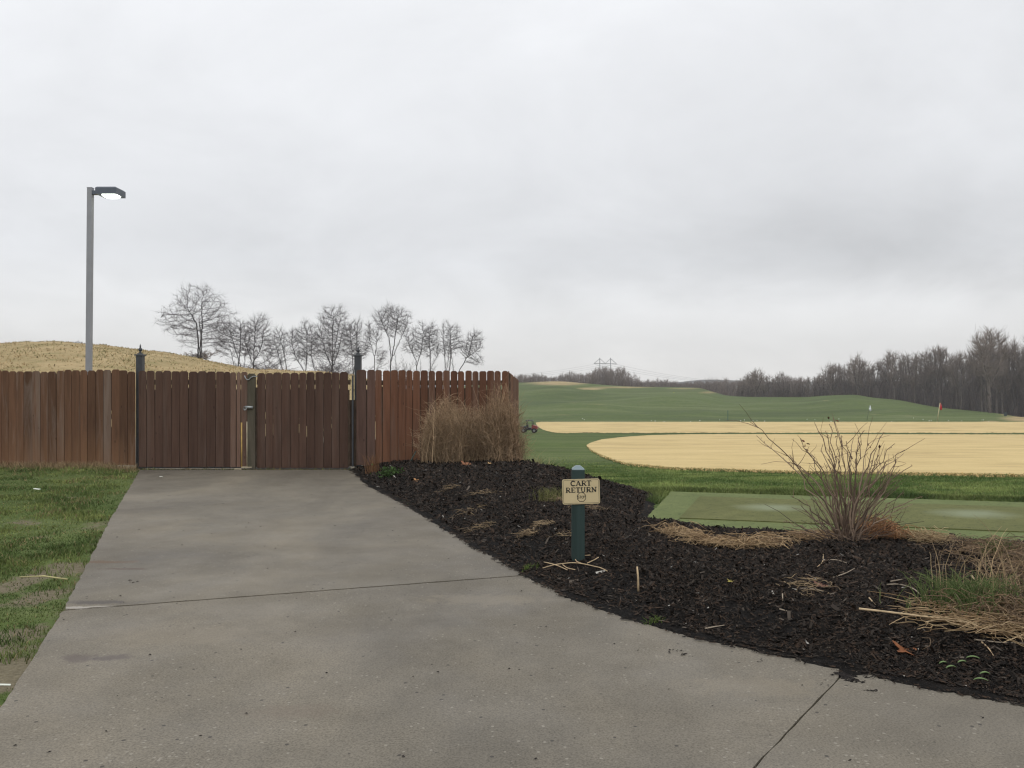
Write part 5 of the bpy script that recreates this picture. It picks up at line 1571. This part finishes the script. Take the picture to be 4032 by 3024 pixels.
# long stalk lying at lower right
G_K = 'fallen stalks on the mulch'
st = thing('fallen_stalk', 'long pale stalk lying across the mulch at lower right', 'stalk', bed_pt(3600, 2450), 0, G_K)
p_ = smooth_path(on_bed([(195, 785), (420, 812), (800, 855), (1050, 885), (1230, 920), (1380, 980), (1540, 1002)], 2.370, 3300, 2100, .05))
rod('stem', p_, .006, M['stalk'], st, 6, list(np.linspace(.0075, .003, len(p_))))
p_ = smooth_path(on_bed([(815, 905), (900, 885), (1000, 880), (1200, 905), (1390, 932)], 2.370, 3300, 2100, .045))
rod('side_stem', p_, .004, M['stalk'], st, 6)
bpy.context.view_layer.update(); settle(st)
def stalk(label, z, scale, ox, oy, rad=.0042, mat='stalk', lift=.012):
    p_ = smooth_path(on_bed(z, scale, ox, oy, lift))
    return tag(rod('fallen_stalk', p_, rad, M[mat], None, 6, list(np.linspace(rad * 1.25, rad * .55, len(p_)))), label, 'stalk', G_K)
stalk('grey stalk running off the right frame edge on the mulch', [(1268, 1018), (1500, 1038), (1760, 1050)], 2.370, 3300, 2100, .004, 'stalk_grey')
stalk('short bent stalk hanging toward the green leaves at lower right', [(1340, 1040), (1400, 1100), (1450, 1175)], 2.370, 3300, 2100, .004)
stalk('slanting stalk crossing the green clump at lower right', [(1245, 480), (1420, 690), (1600, 915)], 2.370, 3300, 2100, .005, 'stalk', .06)
stalk('thin curved stalk left of the green clump', [(455, 505), (580, 515), (700, 550), (770, 610), (775, 665)], 2.370, 3300, 2100, .004, 'stalk_grey', .02)
stalk('short pale stalk in the mulch above the curved one', [(490, 465), (690, 430)], 2.370, 3300, 2100, .0035, 'stalk_grey')
# forked dead twig at the foot of the sign
st = thing('fallen_twig', 'forked pale twig lying at the foot of the sign post', 'twig', bed_pt(2250, 2235), 0, G_K)
for z, nm in (([(100, 1385), (260, 1345), (400, 1330), (530, 1338), (640, 1360), (740, 1390), (805, 1420)], 'stem'), ([(530, 1338), (470, 1310), (455, 1280), (500, 1258), (620, 1242)], 'curved_branch'), ([(585, 1336), (650, 1300), (710, 1268)], 'side_branch'), ([(115, 1322), (240, 1352), (370, 1405)], 'cross_branch'), ([(320, 1350), (370, 1385), (455, 1405)], 'side_branch')):
    p_ = smooth_path(on_bed(z, 2.765, 2100, 1750, .028)); rod(nm, p_, .0036, M['stalk'], st, 6)
settle(st)
# broken cane standing up
p0 = bed_pt(1145 / 2.765 + 2100, 1600 / 2.765 + 1750)
tag(rod('standing_cane', [p0 - Vector((0, 0, .03)), at(2100 + 1140 / 2.765, 1750 + 1450 / 2.765, p0.y), at(2100 + 1130 / 2.765, 1750 + 1330 / 2.765, p0.y + .01)], .0075, M['stalk'], None, 8, [.0078, .0075, .006]), 'short broken cane standing upright in the mulch right of the sign', 'cane')
for z, lab in (([(1640, 530), (1635, 590), (1590, 640)], 'pale curled stem below the bare bush'), ([(1640, 585), (1740, 578), (1860, 610)], 'thin stem trailing right from the curled one'), ([(1725, 735), (1830, 695), (1915, 650)], 'thin grey twig slanting up on the mulch below the bush'), ([(1300, 770), (1345, 795)], 'stubby pale stem bit on the mid mulch'), ([(1430, 830), (1540, 835), (1640, 855)], 'thin stem bit right of the stubby one'), ([(1285, 875), (1288, 940)], 'short upright stub in the mid mulch'), ([(1260, 1010), (1330, 1030)], 'dark short twig under the upright stub'), ([(610, 1188), (700, 1170), (780, 1152)], 'thin twig near the drive edge at centre'), ([(2040, 915), (2095, 970)], 'short brown twig left of the long pale stalk')):
    stalk(lab, z, 2.212, 2500, 1950, .0038, 'stalk' if 'pale' in lab else 'stalk_grey')
# fallen leaves
def leaf_shape(name, label, pt, size, col, lobes=5, rz=0.0, cat='leaf', group='fallen leaves'):
    bm = bmesh.new(); pts = []
    for i in range(lobes * 4):
        a = 2 * math.pi * i / (lobes * 4); rr_ = size * (0.42 + 0.58 * (abs(math.cos(a * lobes / 2)) ** 1.4)) * random.uniform(.85, 1.1)
        pts.append(bm.verts.new((rr_ * math.cos(a), rr_ * math.sin(a), .35 * rr_ * abs(math.sin(a * 1.5 + 1)))))
    c = bm.verts.new((0, 0, .004))
    for i in range(len(pts)): bm.faces.new((c, pts[i], pts[(i + 1) % len(pts)]))
    o = obj_bm(name, bm, plain(name + '_tone', col, .75, .2, 0, .35, 20)); o.location = pt + Vector((0, 0, .008)); o.rotation_euler = (R(15), R(10), rz)
    sm = o.modifiers.new('thick', 'SOLIDIFY'); sm.thickness = .0012
    return tag(o, label, cat, group)
leaf_shape('fallen_leaf', 'orange lobed leaf on the mulch near the drive edge', bed_pt(3562, 2568), .075, (.20, .075, .03))
leaf_shape('fallen_leaf', 'tan curled leaf on the mulch below the reddish fence', bed_pt(1641, 1896), .07, (.40, .21, .09))
leaf_shape('fallen_leaf', 'brown leaf standing at the foot of the dry shrubs', bed_pt(1832, 1832), .11, (.24, .11, .06))
leaf_shape('fallen_leaf', 'small tan leaf on the crest right of the dry shrubs', bed_pt(1928, 1828), .05, (.42, .27, .13))
leaf_shape('fallen_leaf', 'pinkish brown leaf on the mulch below the bare bush', bed_pt(3230, 2315), .05, (.17, .085, .06))
leaf_shape('fallen_leaf', 'yellowish leaf speck in the mid mulch', bed_pt(2876, 2295), .03, (.35, .30, .08))
r = np.random.default_rng(151)
gl_ = [(3715, 2620), (3745, 2640), (3790, 2617), (3832, 2600), (3878, 2664), (3862, 2688), (3725, 2632)]
for i, (px, py) in enumerate(gl_[:6]):
    pt = bed_pt(px, py); a = r.uniform(-.3, .3); L = r.uniform(.018, .036)
    P = [pt + Vector((L * (t - .5) * 2 * math.cos(a), L * (t - .5) * 2 * math.sin(a), .012 + .022 * (1 - (2 * t - 1) ** 2))) for t in np.linspace(0, 1, 7)]
    V, q = tubes(np.array([[tuple(p) for p in P]]), np.array([[.0015, .005, .0065, .007, .006, .0045, .0015]]), 6)
    V[:, 2] = (V[:, 2] - pt.z) * .5 + pt.z + .004
    tag(mesh_np('green_leaf', V, q, plain('fresh_leaf', (.15, .225, .085), .6, .3, 0, .2, 20) if i == 0 else bpy.data.materials['fresh_leaf'], None, smooth=True), ('curled bright green leaf, leftmost of those at lower right', 'second curled green leaf lying below the leftmost', 'short green leaf bit between the curled leaves', 'green leaf bit highest of those at lower right', 'arched bright green leaf, rightmost of those at lower right', 'tiny green leaf bit under the arched one')[i], 'leaf', 'fresh green leaves on the mulch')

# ------------------------------------------------------------------ mulch chips
r = np.random.default_rng(201)
N = 230000
cx_ = r.uniform(-3.0, 7.2, N * 5); cy_ = 3.2 + 12.8 * r.random(N * 5) ** 1.25
keepp = (np.abs(cx_) < cy_ * 0.66 + .3)
cx_, cy_ = cx_[keepp], cy_[keepp]
wgt = np.clip(6.0 / cy_, .2, 1.0) ** 1.5
sel = r.random(len(cx_)) < wgt; cx_, cy_ = cx_[sel], cy_[sel]
sd = signed_dist(cx_, cy_, BED)
spill = (sd > -0.10) & (r.random(len(sd)) < np.where(sd > 0.0, 1.0, np.exp(sd / 0.036)))
bare = fbm(cx_ * 1.1 + 3, cy_ * 1.1, 3)
spill &= (r.random(len(sd)) < np.where((bare < .36) & (sd < .5), .35, 1.0))
cx_, cy_, sd = cx_[spill][:N], cy_[spill][:N], sd[spill][:N]
n = len(cx_)
cz = np.where(sd > -0.0, bed_top(cx_, cy_), np.where(cy_ > 8.9, 0.0, 0.002))
cz = np.maximum(cz, np.where(sd < 0, 0.002, -1))
az = r.uniform(0, 2 * np.pi, n); L = (r.gamma(2.2, .0050, n) + .0045) * np.clip(.55 + cy_ * .07, .8, 1.5); w = L * r.uniform(.14, .36, n); h = r.uniform(.0015, .004, n)
tilt = r.normal(0, .38, n) * np.where(sd > 0.02, 1, .1)
ax = np.stack([np.cos(az) * np.cos(tilt), np.sin(az) * np.cos(tilt), np.sin(tilt)], -1); sd_ = np.stack([-np.sin(az), np.cos(az), r.normal(0, .3, n) * np.where(sd > .02, 1, .1)], -1)
c0 = np.stack([cx_, cy_, cz + .004 + np.abs(np.sin(tilt)) * L * .35], -1)
upv = np.array([[0, 0, 1.0]])
Vv = np.stack([c0 - ax * L[:, None] - sd_ * w[:, None] * .6, c0 + ax * L[:, None] * .8 - sd_ * w[:, None], c0 + ax * L[:, None] + sd_ * w[:, None] * .5, c0 - ax * L[:, None] * .9 + sd_ * w[:, None],
               c0 - ax * L[:, None] * .5 + upv * h[:, None] * 1.6, c0 + ax * L[:, None] * .55 + upv * h[:, None] * 1.4], 1)
base = (np.arange(n) * 6)[:, None]
F4 = np.concatenate([base + np.array([[0, 1, 5, 4]]), base + np.array([[2, 3, 4, 5]])]); F3 = np.concatenate([base + np.array([[1, 2, 5]]), base + np.array([[3, 0, 4]])])
tone = r.random(n)
ch = np.array([[.0155, .0125, .0102]]) * (0.4 + 2.2 * r.random((n, 1)) ** 2)
lite = tone > .968; ch[lite] = np.array([[.085, .070, .056]]) * r.uniform(.4, 1.5, (lite.sum(), 1))
brn = (tone > .72) & ~lite; ch[brn] = np.array([[.045, .030, .021]]) * r.uniform(.5, 1.4, (brn.sum(), 1))
wht = tone > .9985; ch[wht] = np.array([[.42, .40, .36]])
stuff(mesh_np('mulch_chips', Vv.reshape(-1, 3), [F4, F3], M['chip'], None, np.repeat(ch, 6, 0)), 'black shredded bark chips covering the planting bed', 'mulch')
# dark crumbs strewn on the concrete, thickest at the joint end
pc = [on_ground(*p) for p in ((3330, 2660), (3345, 2672), (3300, 2655), (3360, 2682), (3230, 2696), (3435, 2722), (3410, 2664), (3275, 2637), (2975, 2603), (2650, 2565), (2700, 2580), (240, 2432), (232, 2440), (530, 2290), (515, 2286))]
X = []; 
for (x, y), m in zip(pc, (26, 26, 20, 22, 8, 12, 6, 5, 4, 14, 10, 8, 8, 5, 4)):
    X.append(np.stack([x + r.normal(0, .022, m), y + r.normal(0, .018, m)], -1))
X.append(np.stack([r.uniform(-5, 4, 260), r.uniform(3.4, 12, 260)], -1))
X = np.concatenate(X); ok = (signed_dist(X[:, 0], X[:, 1], DRIVE) > .03); X = X[ok]; n = len(X)
az = r.uniform(-.6, .6, n); L = r.uniform(.005, .02, n); L[-200:] *= .6; w = L * .35; hh = L * .5
a_ = np.stack([np.cos(az), np.sin(az), 0 * az], -1); s_ = np.stack([-np.sin(az), np.cos(az), 0 * az], -1)
c0 = np.stack([X[:, 0], X[:, 1], np.full(n, .002)], -1)
Vv = np.stack([c0 - a_ * L[:, None], c0 + s_ * w[:, None], c0 + a_ * L[:, None], c0 - s_ * w[:, None], c0 + upv * hh[:, None] + a_ * L[:, None] * .2], 1)
base = (np.arange(n) * 5)[:, None]
F3 = np.concatenate([base + np.array([f]) for f in ((0, 3, 4), (3, 2, 4), (2, 1, 4), (1, 0, 4))])
stuff(mesh_np('mulch_crumbs', Vv.reshape(-1, 3), F3, M['chip'], None, np.repeat(np.array([[.014, .012, .011]]) * r.uniform(.6, 2.2, (n, 1)), 5, 0)), 'dark crumbs of mulch strewn on the concrete', 'mulch')

# ------------------------------------------------------------------ grass blades
def blades(name, label, x, y, z, h, w, c, lean, seed):
    r = np.random.default_rng(seed); n = len(x)
    az = r.uniform(0, 2 * np.pi, n); la = r.uniform(0, 2 * np.pi, n)
    s_ = np.stack([np.cos(az) * w, np.sin(az) * w, np.zeros(n)], -1)
    lv_ = np.stack([np.cos(la), np.sin(la), np.zeros(n)], -1) * (lean * h)[:, None]
    b = np.stack([x, y, z], -1)
    m = b + lv_ * .35 + upv * (h * .6)[:, None]; t = b + lv_ + upv * h[:, None]
    V = np.stack([b - s_, b + s_, m + s_ * .75, m - s_ * .75, t], 1).reshape(-1, 3)
    base = (np.arange(n) * 5)[:, None]
    return stuff(mesh_np(name, V, [base + np.array([[0, 1, 2, 3]]), base + np.array([[3, 2, 4]])], M['blade'], None, np.repeat(c, 5, 0)), label, 'grass')
def grass_col(r, x, y, n, dryness):
    f = fbm(x * 1.1 + 5, y * 1.1, 3)[:, None]; f2 = fbm(x * 4, y * 4 + 3, 2)[:, None]
    a = np.array([[.070, .104, .030]]); b_ = np.array([[.205, .235, .074]])
    c = a + (b_ - a) * np.clip((f - .3) * 1.6 + (f2 - .5) * .8, 0, 1)
    c = c * r.uniform(.65, 1.35, (n, 1))
    d = r.random(n) < dryness
    c[d] = np.array([[.27, .21, .105]]) * r.uniform(.5, 1.2, (d.sum(), 1))
    return c
# lawn left of the drive
r = np.random.default_rng(211)
n = 330000
y = 3.3 * (15.6 / 3.3) ** r.random(n); x = -r.uniform(0, 1, n) * (y * .66 + .4)
sd = signed_dist(x, y, DRIVE)
dd = np.zeros(n)
for (sx, sy, sr, sa) in DIRT_SPOTS: dd = np.maximum(dd, sa * np.exp(-((x - sx) ** 2 + (y - sy) ** 2) / sr ** 2))
patch = fbm(x * 2.2, y * 2.2 + 8, 3)
keepp = (sd < -0.012 + .05 * (patch - .5)) & (x > -10.5) & (r.random(n) > dd * 1.15) & (r.random(n) < .35 + 1.1 * (fbm(x * 3.5, y * 3.5, 2)) - .5 * np.exp(-(sd / .12) ** 2))
x, y, patch, sd = x[keepp], y[keepp], patch[keepp], sd[keepp]; n = len(x)
tuf = np.clip((fbm(x * 2.8 + 2, y * 2.8, 3) - .42) * 4, 0, 1)
h = (.014 + .034 * tuf) * r.uniform(.6, 1.35, n)
near_f = np.exp(-((y - 15.4) / .35) ** 2)
h = h + near_f * .05 * r.random(n)
blades('grass', 'short patchy green lawn left of the drive', x, y, ground_z(x, y) - .03 + .02 * (fbm(x * 1.3, y * 1.3, 3) - .5) - .003, h, np.clip(.0016 + .00028 * y, 0, .006), grass_col(r, x, y, n, np.clip(.07 + .5 * near_f + .5 * np.clip(.40 - patch, 0, .3) * 4, 0, .8)), r.uniform(.2, 1.1, n), 212)
# grass beyond the bed: behind the fence corner, behind the turf strip, down to the tan turf
n = 260000
y = 11.2 * (34 / 11.2) ** (r.random(n) ** 1.25); x = (-.01 + r.random(n) * .66) * y
sdb = signed_dist(x, y, BED); sdm = signed_dist(x, y, MAT_POLY)
pxx = CX + FPX * x / y
zz = ground_z(x, y)
yf = np.interp(pxx, *NEAR_F); pyy = CY + FPX * (CAM_H - zz) / y
keepp = (sdb < .02) & (r.random(n) > .97 * sstep(17.5, 31, y)) & (sdm < -.02 + .09 * (r.random(n) ** 3)) & ((pyy > yf - 1.5) | (pxx < 2308)) & ~((y < 17.8) & (x < .12))
x, y, zz, sdm, pyy, yf = x[keepp], y[keepp], zz[keepp], sdm[keepp], pyy[keepp], yf[keepp]; n = len(x)
edge = np.exp(-((sdm + .3) / .34) ** 2) * (y > 9)
lush = np.clip((fbm(x * 1.2, y * 1.2 + 4, 3) - .4) * 3, 0, 1)
h = (.026 + .022 * lush + .055 * edge) * r.uniform(.6, 1.3, n)
cg = grass_col(r, x, y, n, .02) * (1.42 - .70 * edge[:, None]) * np.array([[.95, 1.0, 1.0]])  # blades darkened beside the strip: shade and wet of taller grass in the colour
blades('grass', 'darker lush grass between the turf strip and the tan turf', x, y, zz - .034, h, .0012 + .00026 * y, cg, r.uniform(.2, 1.0, n), 213)
# ragged dead-grass fringe at the fence foot and coarse tufts over the tan hill
n = 9000
x = r.uniform(fx(-700), fx(545), n); y = YF - np.abs(r.normal(0, .09, n)) - .015
blades('dead_grass', 'pale dead grass fringe along the foot of the left fence', x, y, ground_z(x, y) - .02, .04 + .11 * r.random(n) ** 2, np.full(n, .0028), np.array([[.34, .25, .14]]) * r.uniform(.5, 1.25, (n, 1)), r.uniform(.2, .9, n), 214)
n = 32000
y = r.uniform(34, 92, n); x = (r.uniform(-700, 1420, n) - CX) / FPX * y
cl = fbm(x * .5, y * .5, 3); kp = r.random(n) < np.clip((cl - .3) * 3.2, .1, 1); x, y, cl = x[kp], y[kp], cl[kp]; n = len(x)
c = np.array([[.41, .305, .165]]) * r.uniform(.85, 1.12, (n, 1)); gsel = r.random(n) < np.clip((fbm(x * .22 + 7, y * .22, 3) - .42) * 3, 0, .75); c[gsel] = np.array([[.24, .21, .095]]) * r.uniform(.7, 1.3, (gsel.sum(), 1))
blades('dead_grass', 'tan dormant grass tufts covering the hill behind the fence', x, y, ground_z(x, y) - .05,   .06 + .14 * r.random(n) ** 2.5, r.uniform(.02, .06, n), c, r.uniform(.3, 1.3, n), 215)
# tan stubble breaking the edges of the dormant turf
n = 11000
px_ = r.uniform(2312, 4300, n); py0 = np.interp(px_, *NEAR_F) + r.normal(0, 2.0, n) - .6; y = depth_of(py0); x = (px_ - CX) / FPX * y
c = np.where(r.random((n, 1)) < .5, np.array([[.60, .43, .20]]), np.array([[.12, .15, .05]])) * r.uniform(.8, 1.15, (n, 1))
blades('stubble', 'ragged stubble where green grass meets the tan turf', x, y, ground_z(x, y) - .01, .02 + .035 * r.random(n), .003 + .0004 * y, c, r.uniform(.3, 1.2, n), 216)
# tall pale grass by the fence corner
x = r.uniform(.02, .75, 700); y = r.uniform(14.6, 16.2, 700)
blades('dead_grass', 'wispy pale grass at the fence corner beside the upright shrub', x, y, np.maximum(ground_z(x, y), bed_top(x, y)) - .02, .08 + .34 * r.random(700) ** 2.5, np.full(700, .003), np.array([[.38, .31, .16]]) * r.uniform(.5, 1.2, (700, 1)), r.uniform(.3, 1.2, 700), 217)

# litter on lawn and drive
M['paper'] = plain('white_litter', (.72, .74, .66), .6, .3, 0, .05)
def scrap(label, px, py, L, w, z, group='white litter'):
    x, y = on_ground(px, py, z); bm = bmesh.new(); box(bm, -L / 2, L / 2, -w / 2, w / 2, 0, .006, .002)
    for v_ in bm.verts: v_.co.z += .006 * math.sin(v_.co.x / L * 7) + .004
    o = obj_bm('litter_scrap', bm, M['paper']); o.location = (x, y, z); o.rotation_euler = (0, R(6), R(random.uniform(-20, 20))); return tag(o, label, 'litter', group)
scrap('pale scrap lying on the lawn near the fence', 145, 1927, .085, .06, .03)
scrap('white strip lying on the soil at the left frame edge', 14, 2701, .065, .014, .012)
scrap('tiny white scrap on the concrete before the gate', 634, 1878, .05, .03, .002)
x0, y0 = on_ground(78, 2272, .035); x1, y1 = on_ground(265, 2276, .03)
tag(rod('lawn_stick', [(x0, y0, .035), ((x0 + x1) / 2, (y0 + y1) / 2 + .01, .042), (x1, y1, .02)], .006, plain('pale_stick', (.45, .40, .20), .8), None, 6), 'long pale stick lying on the lawn beside the drive', 'stick')

# ------------------------------------------------------------------ utility buggy, flags and markers on the range
YU = float(depth_of(1704.0)); GU = lambda px: (px - CX) / FPX * YU
xu = GU(2083); zu = float(ground_z(xu, YU))
ut = thing('utility_buggy', 'small black utility buggy with red hood and roll cage behind the shrubs', 'vehicle', (xu, YU, zu), R(-8))
M['buggy_black'] = plain('buggy_black', (.02, .02, .022), .5, .4, 0, .1); M['buggy_red'] = plain('buggy_red', (.22, .035, .03), .5, .4, 0, .1); M['tyre'] = plain('rubber', (.012, .012, .012), .9, .2); M['rim'] = plain('rim_grey', (.18, .18, .19), .5, .5)
bm = bmesh.new(); box(bm, -.95, .9, -.55, .55, .32, .52, .03); box(bm, -.98, -.25, -.6, .6, .53, .82, .02); obj_bm('body', bm, M['buggy_black'], ut)
bm = bmesh.new()
prism(bm, [(.36, .54), (1.08, .5), (1.1, .74), (.98, .86), (.4, .98)], -.52, .52); obj_bm('hood', bm, M['buggy_red'], ut)
bm = bmesh.new(); box(bm, -.12, .3, -.5, .5, .53, .66, .03); box(bm, -.2, -.08, -.5, .5, .6, 1.02, .03); obj_bm('seat', bm, M['buggy_black'], ut)
for sx, sy in ((-.62, -.56), (-.62, .56), (.68, -.56), (.68, .56)):
    wh = bmesh.new(); lathe(wh, [(.12, -.1), (.27, -.1), (.3, -.06), (.3, .06), (.27, .1), (.12, .1)], 18)
    o = obj_bm('wheel', wh, M['tyre'], ut, False); o.data.transform(__import__('mathutils').Matrix.Rotation(R(90), 4, 'X')); o.location = (sx, sy, .3)
    rm = bmesh.new(); lathe(rm, [(.03, -.112), (.14, -.112), (.14, .112), (.03, .112)], 12); q_ = obj_bm('rim', rm, M['rim'], o); q_.data.transform(__import__('mathutils').Matrix.Rotation(R(90), 4, 'X'))
for sy in (-.5, .5):
    for sx0, sx1 in ((-.25, -.28), (.55, .40)):
        rod('roof_post', [(sx0, sy, .8), (sx1, sy, 1.48)], .032, M['buggy_black'], ut, 8)
bm = bmesh.new(); box(bm, -.36, .5, -.58, .58, 1.47, 1.54, .02); obj_bm('roof', bm, M['buggy_black'], ut)
rod('steering_wheel', [(.34 + .04 * math.cos(a), .2 + .14 * math.cos(a), 1.0 + .14 * math.sin(a)) for a in np.linspace(0, 2 * math.pi, 13)], .014, M['buggy_black'], ut, 6)

def range_flag(label, Y, base_px, base_py, top_px, top_py, fpts, mat, polemat, rad):
    b = at(base_px, base_py, Y); zg = float(ground_z(b.x, Y)); 
    t = thing('range_flag', label, 'flag', (b.x, Y, zg), 0, 'flags on the driving range')
    rod('pole', [(b.x, Y, min(zg, b.z) - .1), at(top_px, top_py, Y)], rad, polemat, t, 8)
    P = [at(px, py, Y) for px, py in fpts]
    bm = bmesh.new(); n_ = len(P)
    # cloth with a fold: every second point swings back
    va = [bm.verts.new(p + Vector((0, .12 * math.sin(i * 2.1), 0))) for i, p in enumerate(P)]
    vb = [bm.verts.new(p + Vector((0, .12 * math.sin(i * 2.1) + .02, 0))) for i, p in enumerate(P)]
    bm.faces.new(va); bm.faces.new(vb[::-1])
    for i in range(n_): bm.faces.new((va[i], vb[i], vb[(i + 1) % n_], va[(i + 1) % n_]))
    obj_bm('cloth', bm, mat, t)
    bpy.context.view_layer.update()
    return settle(t)
M['flag_red'] = plain('red_cloth', (.42, .03, .035), .8, .1, 0, .15, 3); M['flag_white'] = plain('white_cloth', (.72, .74, .78), .8, .1, 0, .05, 3); M['flag_yellow'] = plain('yellow_cloth', (.62, .62, .05), .8, .1, 0, .1, 3)
M['pole_tan'] = plain('flag_pole_tan', (.50, .44, .26), .6); M['pole_green'] = plain('flag_pole_green', (.10, .12, .07), .6)
z5 = lambda x, y: (2900 + x / 1.954, 1250 + y / 1.954)
range_flag('red flag on a leaning cream pole at the far edge of the tan turf', 146.5, *z5(1542, 806), *z5(1566, 657), [z5(*p) for p in ((1563, 658), (1574, 656), (1579, 690), (1583, 711), (1572, 713), (1560, 700))], M['flag_red'], M['pole_tan'], .07)
range_flag('white drooping flag on the range slope', 190.0, *z5(1003, 742), *z5(1026, 680), [z5(*p) for p in ((1024, 679), (1032, 676), (1035, 705), (1037, 720), (1030, 722), (1017, 705))], M['flag_white'], M['pole_green'], .05)
range_flag('small yellow flag near the top of the range hill', 285.0, 2652, 1560, 2652.5, 1545, [(2651, 1545), (2655, 1545), (2655.5, 1552), (2651.5, 1557)], M['flag_yellow'], M['pole_green'], .05)
def marker(label, px, py0, py1, w, Y, mat):
    b = at(px, py1, Y); bm = bmesh.new(); zt_ = at(px, py0, Y).z; zg = float(ground_z(b.x, Y))
    hw = w / FPX * Y / 2
    box(bm, -hw, hw, -.08, .08, 0, zt_ - zg, .02); box(bm, -hw * .7, hw * .7, -.1, -.085, (zt_ - zg) * .55, (zt_ - zg) * .9)
    o = obj_bm('range_marker', bm, mat); o.location = (b.x, Y, zg); return tag(o, label, 'marker')
marker('small cream distance board on the tan crest of the hill', 2237, 1509, 1517, 5, 310, plain('cream_board', (.66, .56, .38), .7))
marker('small dark post on the skyline of the range hill', 2922, 1566, 1574, 3, 290, M['buggy_black'])
marker('dark green bin at the foot of the woods near the right edge', 3959, 1624, 1638, 11, 208, plain('bin_green', (.03, .045, .04), .7))
marker('thin teal post on the lower range slope', 2866, 1616, 1636, 2, 192, plain('teal_post', (.03, .10, .09), .7))
# stray range balls on the slope
M['ball'] = plain('ball_white', (.75, .75, .72), .5)
r = np.random.default_rng(231)
src = None
for i in range(34):
    px = r.uniform(2250, 4000); Y = r.uniform(178, 196)
    x = (px - CX) / FPX * Y; z = float(ground_z(x, Y)) + .07
    if src is None:
        bm = bmesh.new(); bmesh.ops.create_icosphere(bm, subdivisions=2, radius=.09); src = o = obj_bm('range_ball', bm, M['ball'], None, True)
    else:
        o = src.copy(); COL.objects.link(o)
    o.location = (x, Y, z); o.scale = [r.uniform(.6, 1.2)] * 3
    tag(o, 'white ball speck lying in the grass just past the tan turf', 'ball', 'range balls in the grass')

# ------------------------------------------------------------------ thin damp air
bm = bmesh.new(); box(bm, -700, 900, -40, 760, -62, 34)
hz = obj_bm('haze', bm, None)
hm = bpy.data.materials.new('haze'); hm.use_nodes = True; ht = hm.node_tree
for n_ in list(ht.nodes): ht.nodes.remove(n_)
ho = ht.nodes.new('ShaderNodeOutputMaterial'); hv_ = ht.nodes.new('ShaderNodeVolumePrincipled')
hv_.inputs['Color'].default_value = (.88, .88, .89, 1); hv_.inputs['Density'].default_value = 0.0004
ht.links.new(hv_.outputs[0], ho.inputs['Volume'])
hm.cycles.volume_sampling = 'DISTANCE'
hm.cycles.homogeneous_volume = True
hz.data.materials.append(hm)
stuff(hz)
